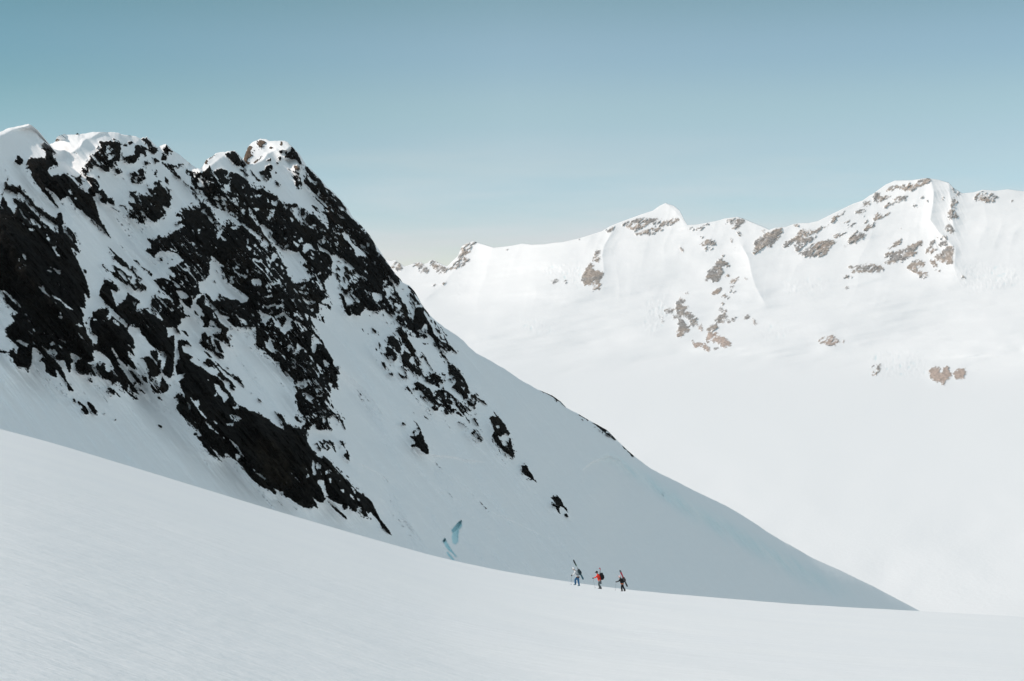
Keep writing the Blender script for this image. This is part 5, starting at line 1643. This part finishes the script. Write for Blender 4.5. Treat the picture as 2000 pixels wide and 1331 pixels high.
make_ski("ski", o1 + Vector((-.49, .21, 2.36)), o1 + Vector((.42, .29, .55)), (1, .3, .4), .13, [(.3, M["ski_black"]), (.6, M["ski_grey"]), (1.1, M["ski_teal"])], "ski lying behind the black-tipped one on the leading skier's pack", group="skis carried on the packs")
tip = o1 + Vector((-.72, -.22, 0)); tip.z = float(snow_z(tip.x, tip.y)) + .0
make_pole(o1 + Vector((-.69, -.235, 1.04)), tip, "thin ski pole held by the leading skier in the pale jacket")
# middle skier: red jacket
x, y = place(1172.5, PEOPLE_Y + 6)
o2 = make_person(x, y, dict(label="middle skier in a bright red jacket, dark brimmed hat and grey trousers",
    head=(-.34, 0, 1.62), neck=(-.27, 0, 1.47), chest=(-.17, 0, 1.23), pelvis=(-.06, 0, .86),
    arm_near=((-.24, -.19, 1.37), (-.46, -.25, 1.19), (-.70, -.22, 1.10)), arm_far=((-.22, .19, 1.37), (-.38, .27, 1.12), (-.60, .26, 1.04)),
    leg_near=((-.06, -.09, .82), (-.15, -.10, .46), (.08, -.10, .12), (-.06, -.10, .045)), leg_far=((-.06, .09, .82), (-.14, .11, .45), (-.04, .11, .10), (-.17, .11, .045)),
    jacket=M["red"], trousers=M["grey"], boot=M["black"], glove=M["black"], hat="brim", hat_mat=M["black"], head_tilt=-.1))
make_pack(o2 + Vector((.14, 0, 1.24)), math.radians(-10), .34, .36, .66, M["black"], M["black"], "large black backpack on the middle skier in red", None)
make_ski("ski", o2 + Vector((-.07, .13, 2.07)), o2 + Vector((.04, .20, .46)), (1, .3, .1), .14, [(.07, M["ski_red"]), (.5, M["ski_white"]), (1.1, M["ski_grey"])], "white ski with a red tip standing upright on the middle skier's pack", group="skis carried on the packs")
make_ski("ski", o2 + Vector((-.02, .17, 2.00)), o2 + Vector((.08, .25, .44)), (1, .3, .1), .13, [(.14, M["ski_red"]), (.5, M["ski_white"]), (1.1, M["ski_grey"])], "ski with a longer red tip just behind the middle skier's white one", group="skis carried on the packs")
tip = o2 + Vector((-.50, -.24, 0)); tip.z = float(snow_z(tip.x, tip.y))
make_pole(o2 + Vector((-.725, -.235, 1.11)), tip, "thin ski pole leaning back from the hand of the skier in red")
# last skier: black clothes
x, y = place(1217.0, PEOPLE_Y + 10)
o3 = make_person(x, y, dict(label="last and shortest skier in black jacket and trousers with a pale pink helmet",
    head=(-.35, 0, 1.46), neck=(-.27, 0, 1.33), chest=(-.18, 0, 1.12), pelvis=(-.08, 0, .80),
    arm_near=((-.27, -.17, 1.23), (-.46, -.22, 1.07), (-.68, -.2, 1.02)), arm_far=((-.25, .17, 1.23), (-.38, .25, 1.0), (-.56, .24, .93)),
    leg_near=((-.08, -.085, .77), (-.17, -.09, .43), (-.10, -.09, .10), (-.23, -.09, .045)), leg_far=((-.08, .085, .77), (.02, .10, .42), (.20, .10, .11), (.08, .10, .045)),
    jacket=M["black"], trousers=M["black"], boot=M["black"], glove=M["black"], hat="helmet", hat_mat=M["pink"], goggles=True, hair=True, belt=M["orange"], head_tilt=-.2))
make_pack(o3 + Vector((.07, 0, 1.18)), math.radians(-16), .28, .31, .50, M["char"], M["maroon"], "small charcoal backpack with dark red lid on the last skier", None)
make_ski("ski", o3 + Vector((-.35, .14, 2.14)), o3 + Vector((.43, .22, .45)), (1, .3, .4), .14, [(.12, M["ski_grey"]), (.56, M["ski_red"]), (1.1, M["ski_black"])], "red ski with a grey tip slung diagonally on the last skier's pack", group="skis carried on the packs")
make_ski("ski", o3 + Vector((-.29, .19, 2.10)), o3 + Vector((.46, .27, .44)), (1, .3, .4), .13, [(.16, M["maroon"]), (.6, M["ski_red"]), (1.1, M["ski_grey"])], "darker tipped red ski behind the first on the last skier's pack", group="skis carried on the packs")
tip = o3 + Vector((-.80, -.2, 0)); tip.z = float(snow_z(tip.x, tip.y))
make_pole(o3 + Vector((-.705, -.215, 1.03)), tip, "thin ski pole held out ahead by the last skier in black")

# ------------------------------------------------------------------ air
def build_haze():
    allp = np.concatenate([P_near.reshape(-1, 3), P_far.reshape(-1, 3)])
    lo = np.minimum(allp.min(0), [-1600, -1600, -700]) - 1
    top = max(P_far[3:, :, 2].max(), P_near[:, :, 2].max()) + 6
    hi = np.array([max(allp[:, 0].max(), 1600) + 1, allp[:, 1].max() + 1, top])
    bm = bmesh.new(); bmesh.ops.create_cube(bm, size=1)
    for v in bm.verts:
        v.co = Vector([(lo[i] + hi[i]) / 2 + v.co[i] * (hi[i] - lo[i]) for i in range(3)])
    me = bpy.data.meshes.new("haze"); bm.to_mesh(me); bm.free()
    o = bpy.data.objects.new("haze", me); scene.collection.objects.link(o)
    m, nd, lk, out = new_mat("thin_air")
    v = nd.new("ShaderNodeVolumePrincipled")
    v.inputs["Color"].default_value = (.93, .95, .97, 1)
    v.inputs["Density"].default_value = HAZE_DENSITY
    v.inputs["Anisotropy"].default_value = 0.15
    lk.new(v.outputs[0], out.inputs["Volume"])
    me.materials.append(m)
    tag(o, "thin pale air between the near slope and the far range", kind="stuff")
if HAZE_DENSITY > 0: build_haze()
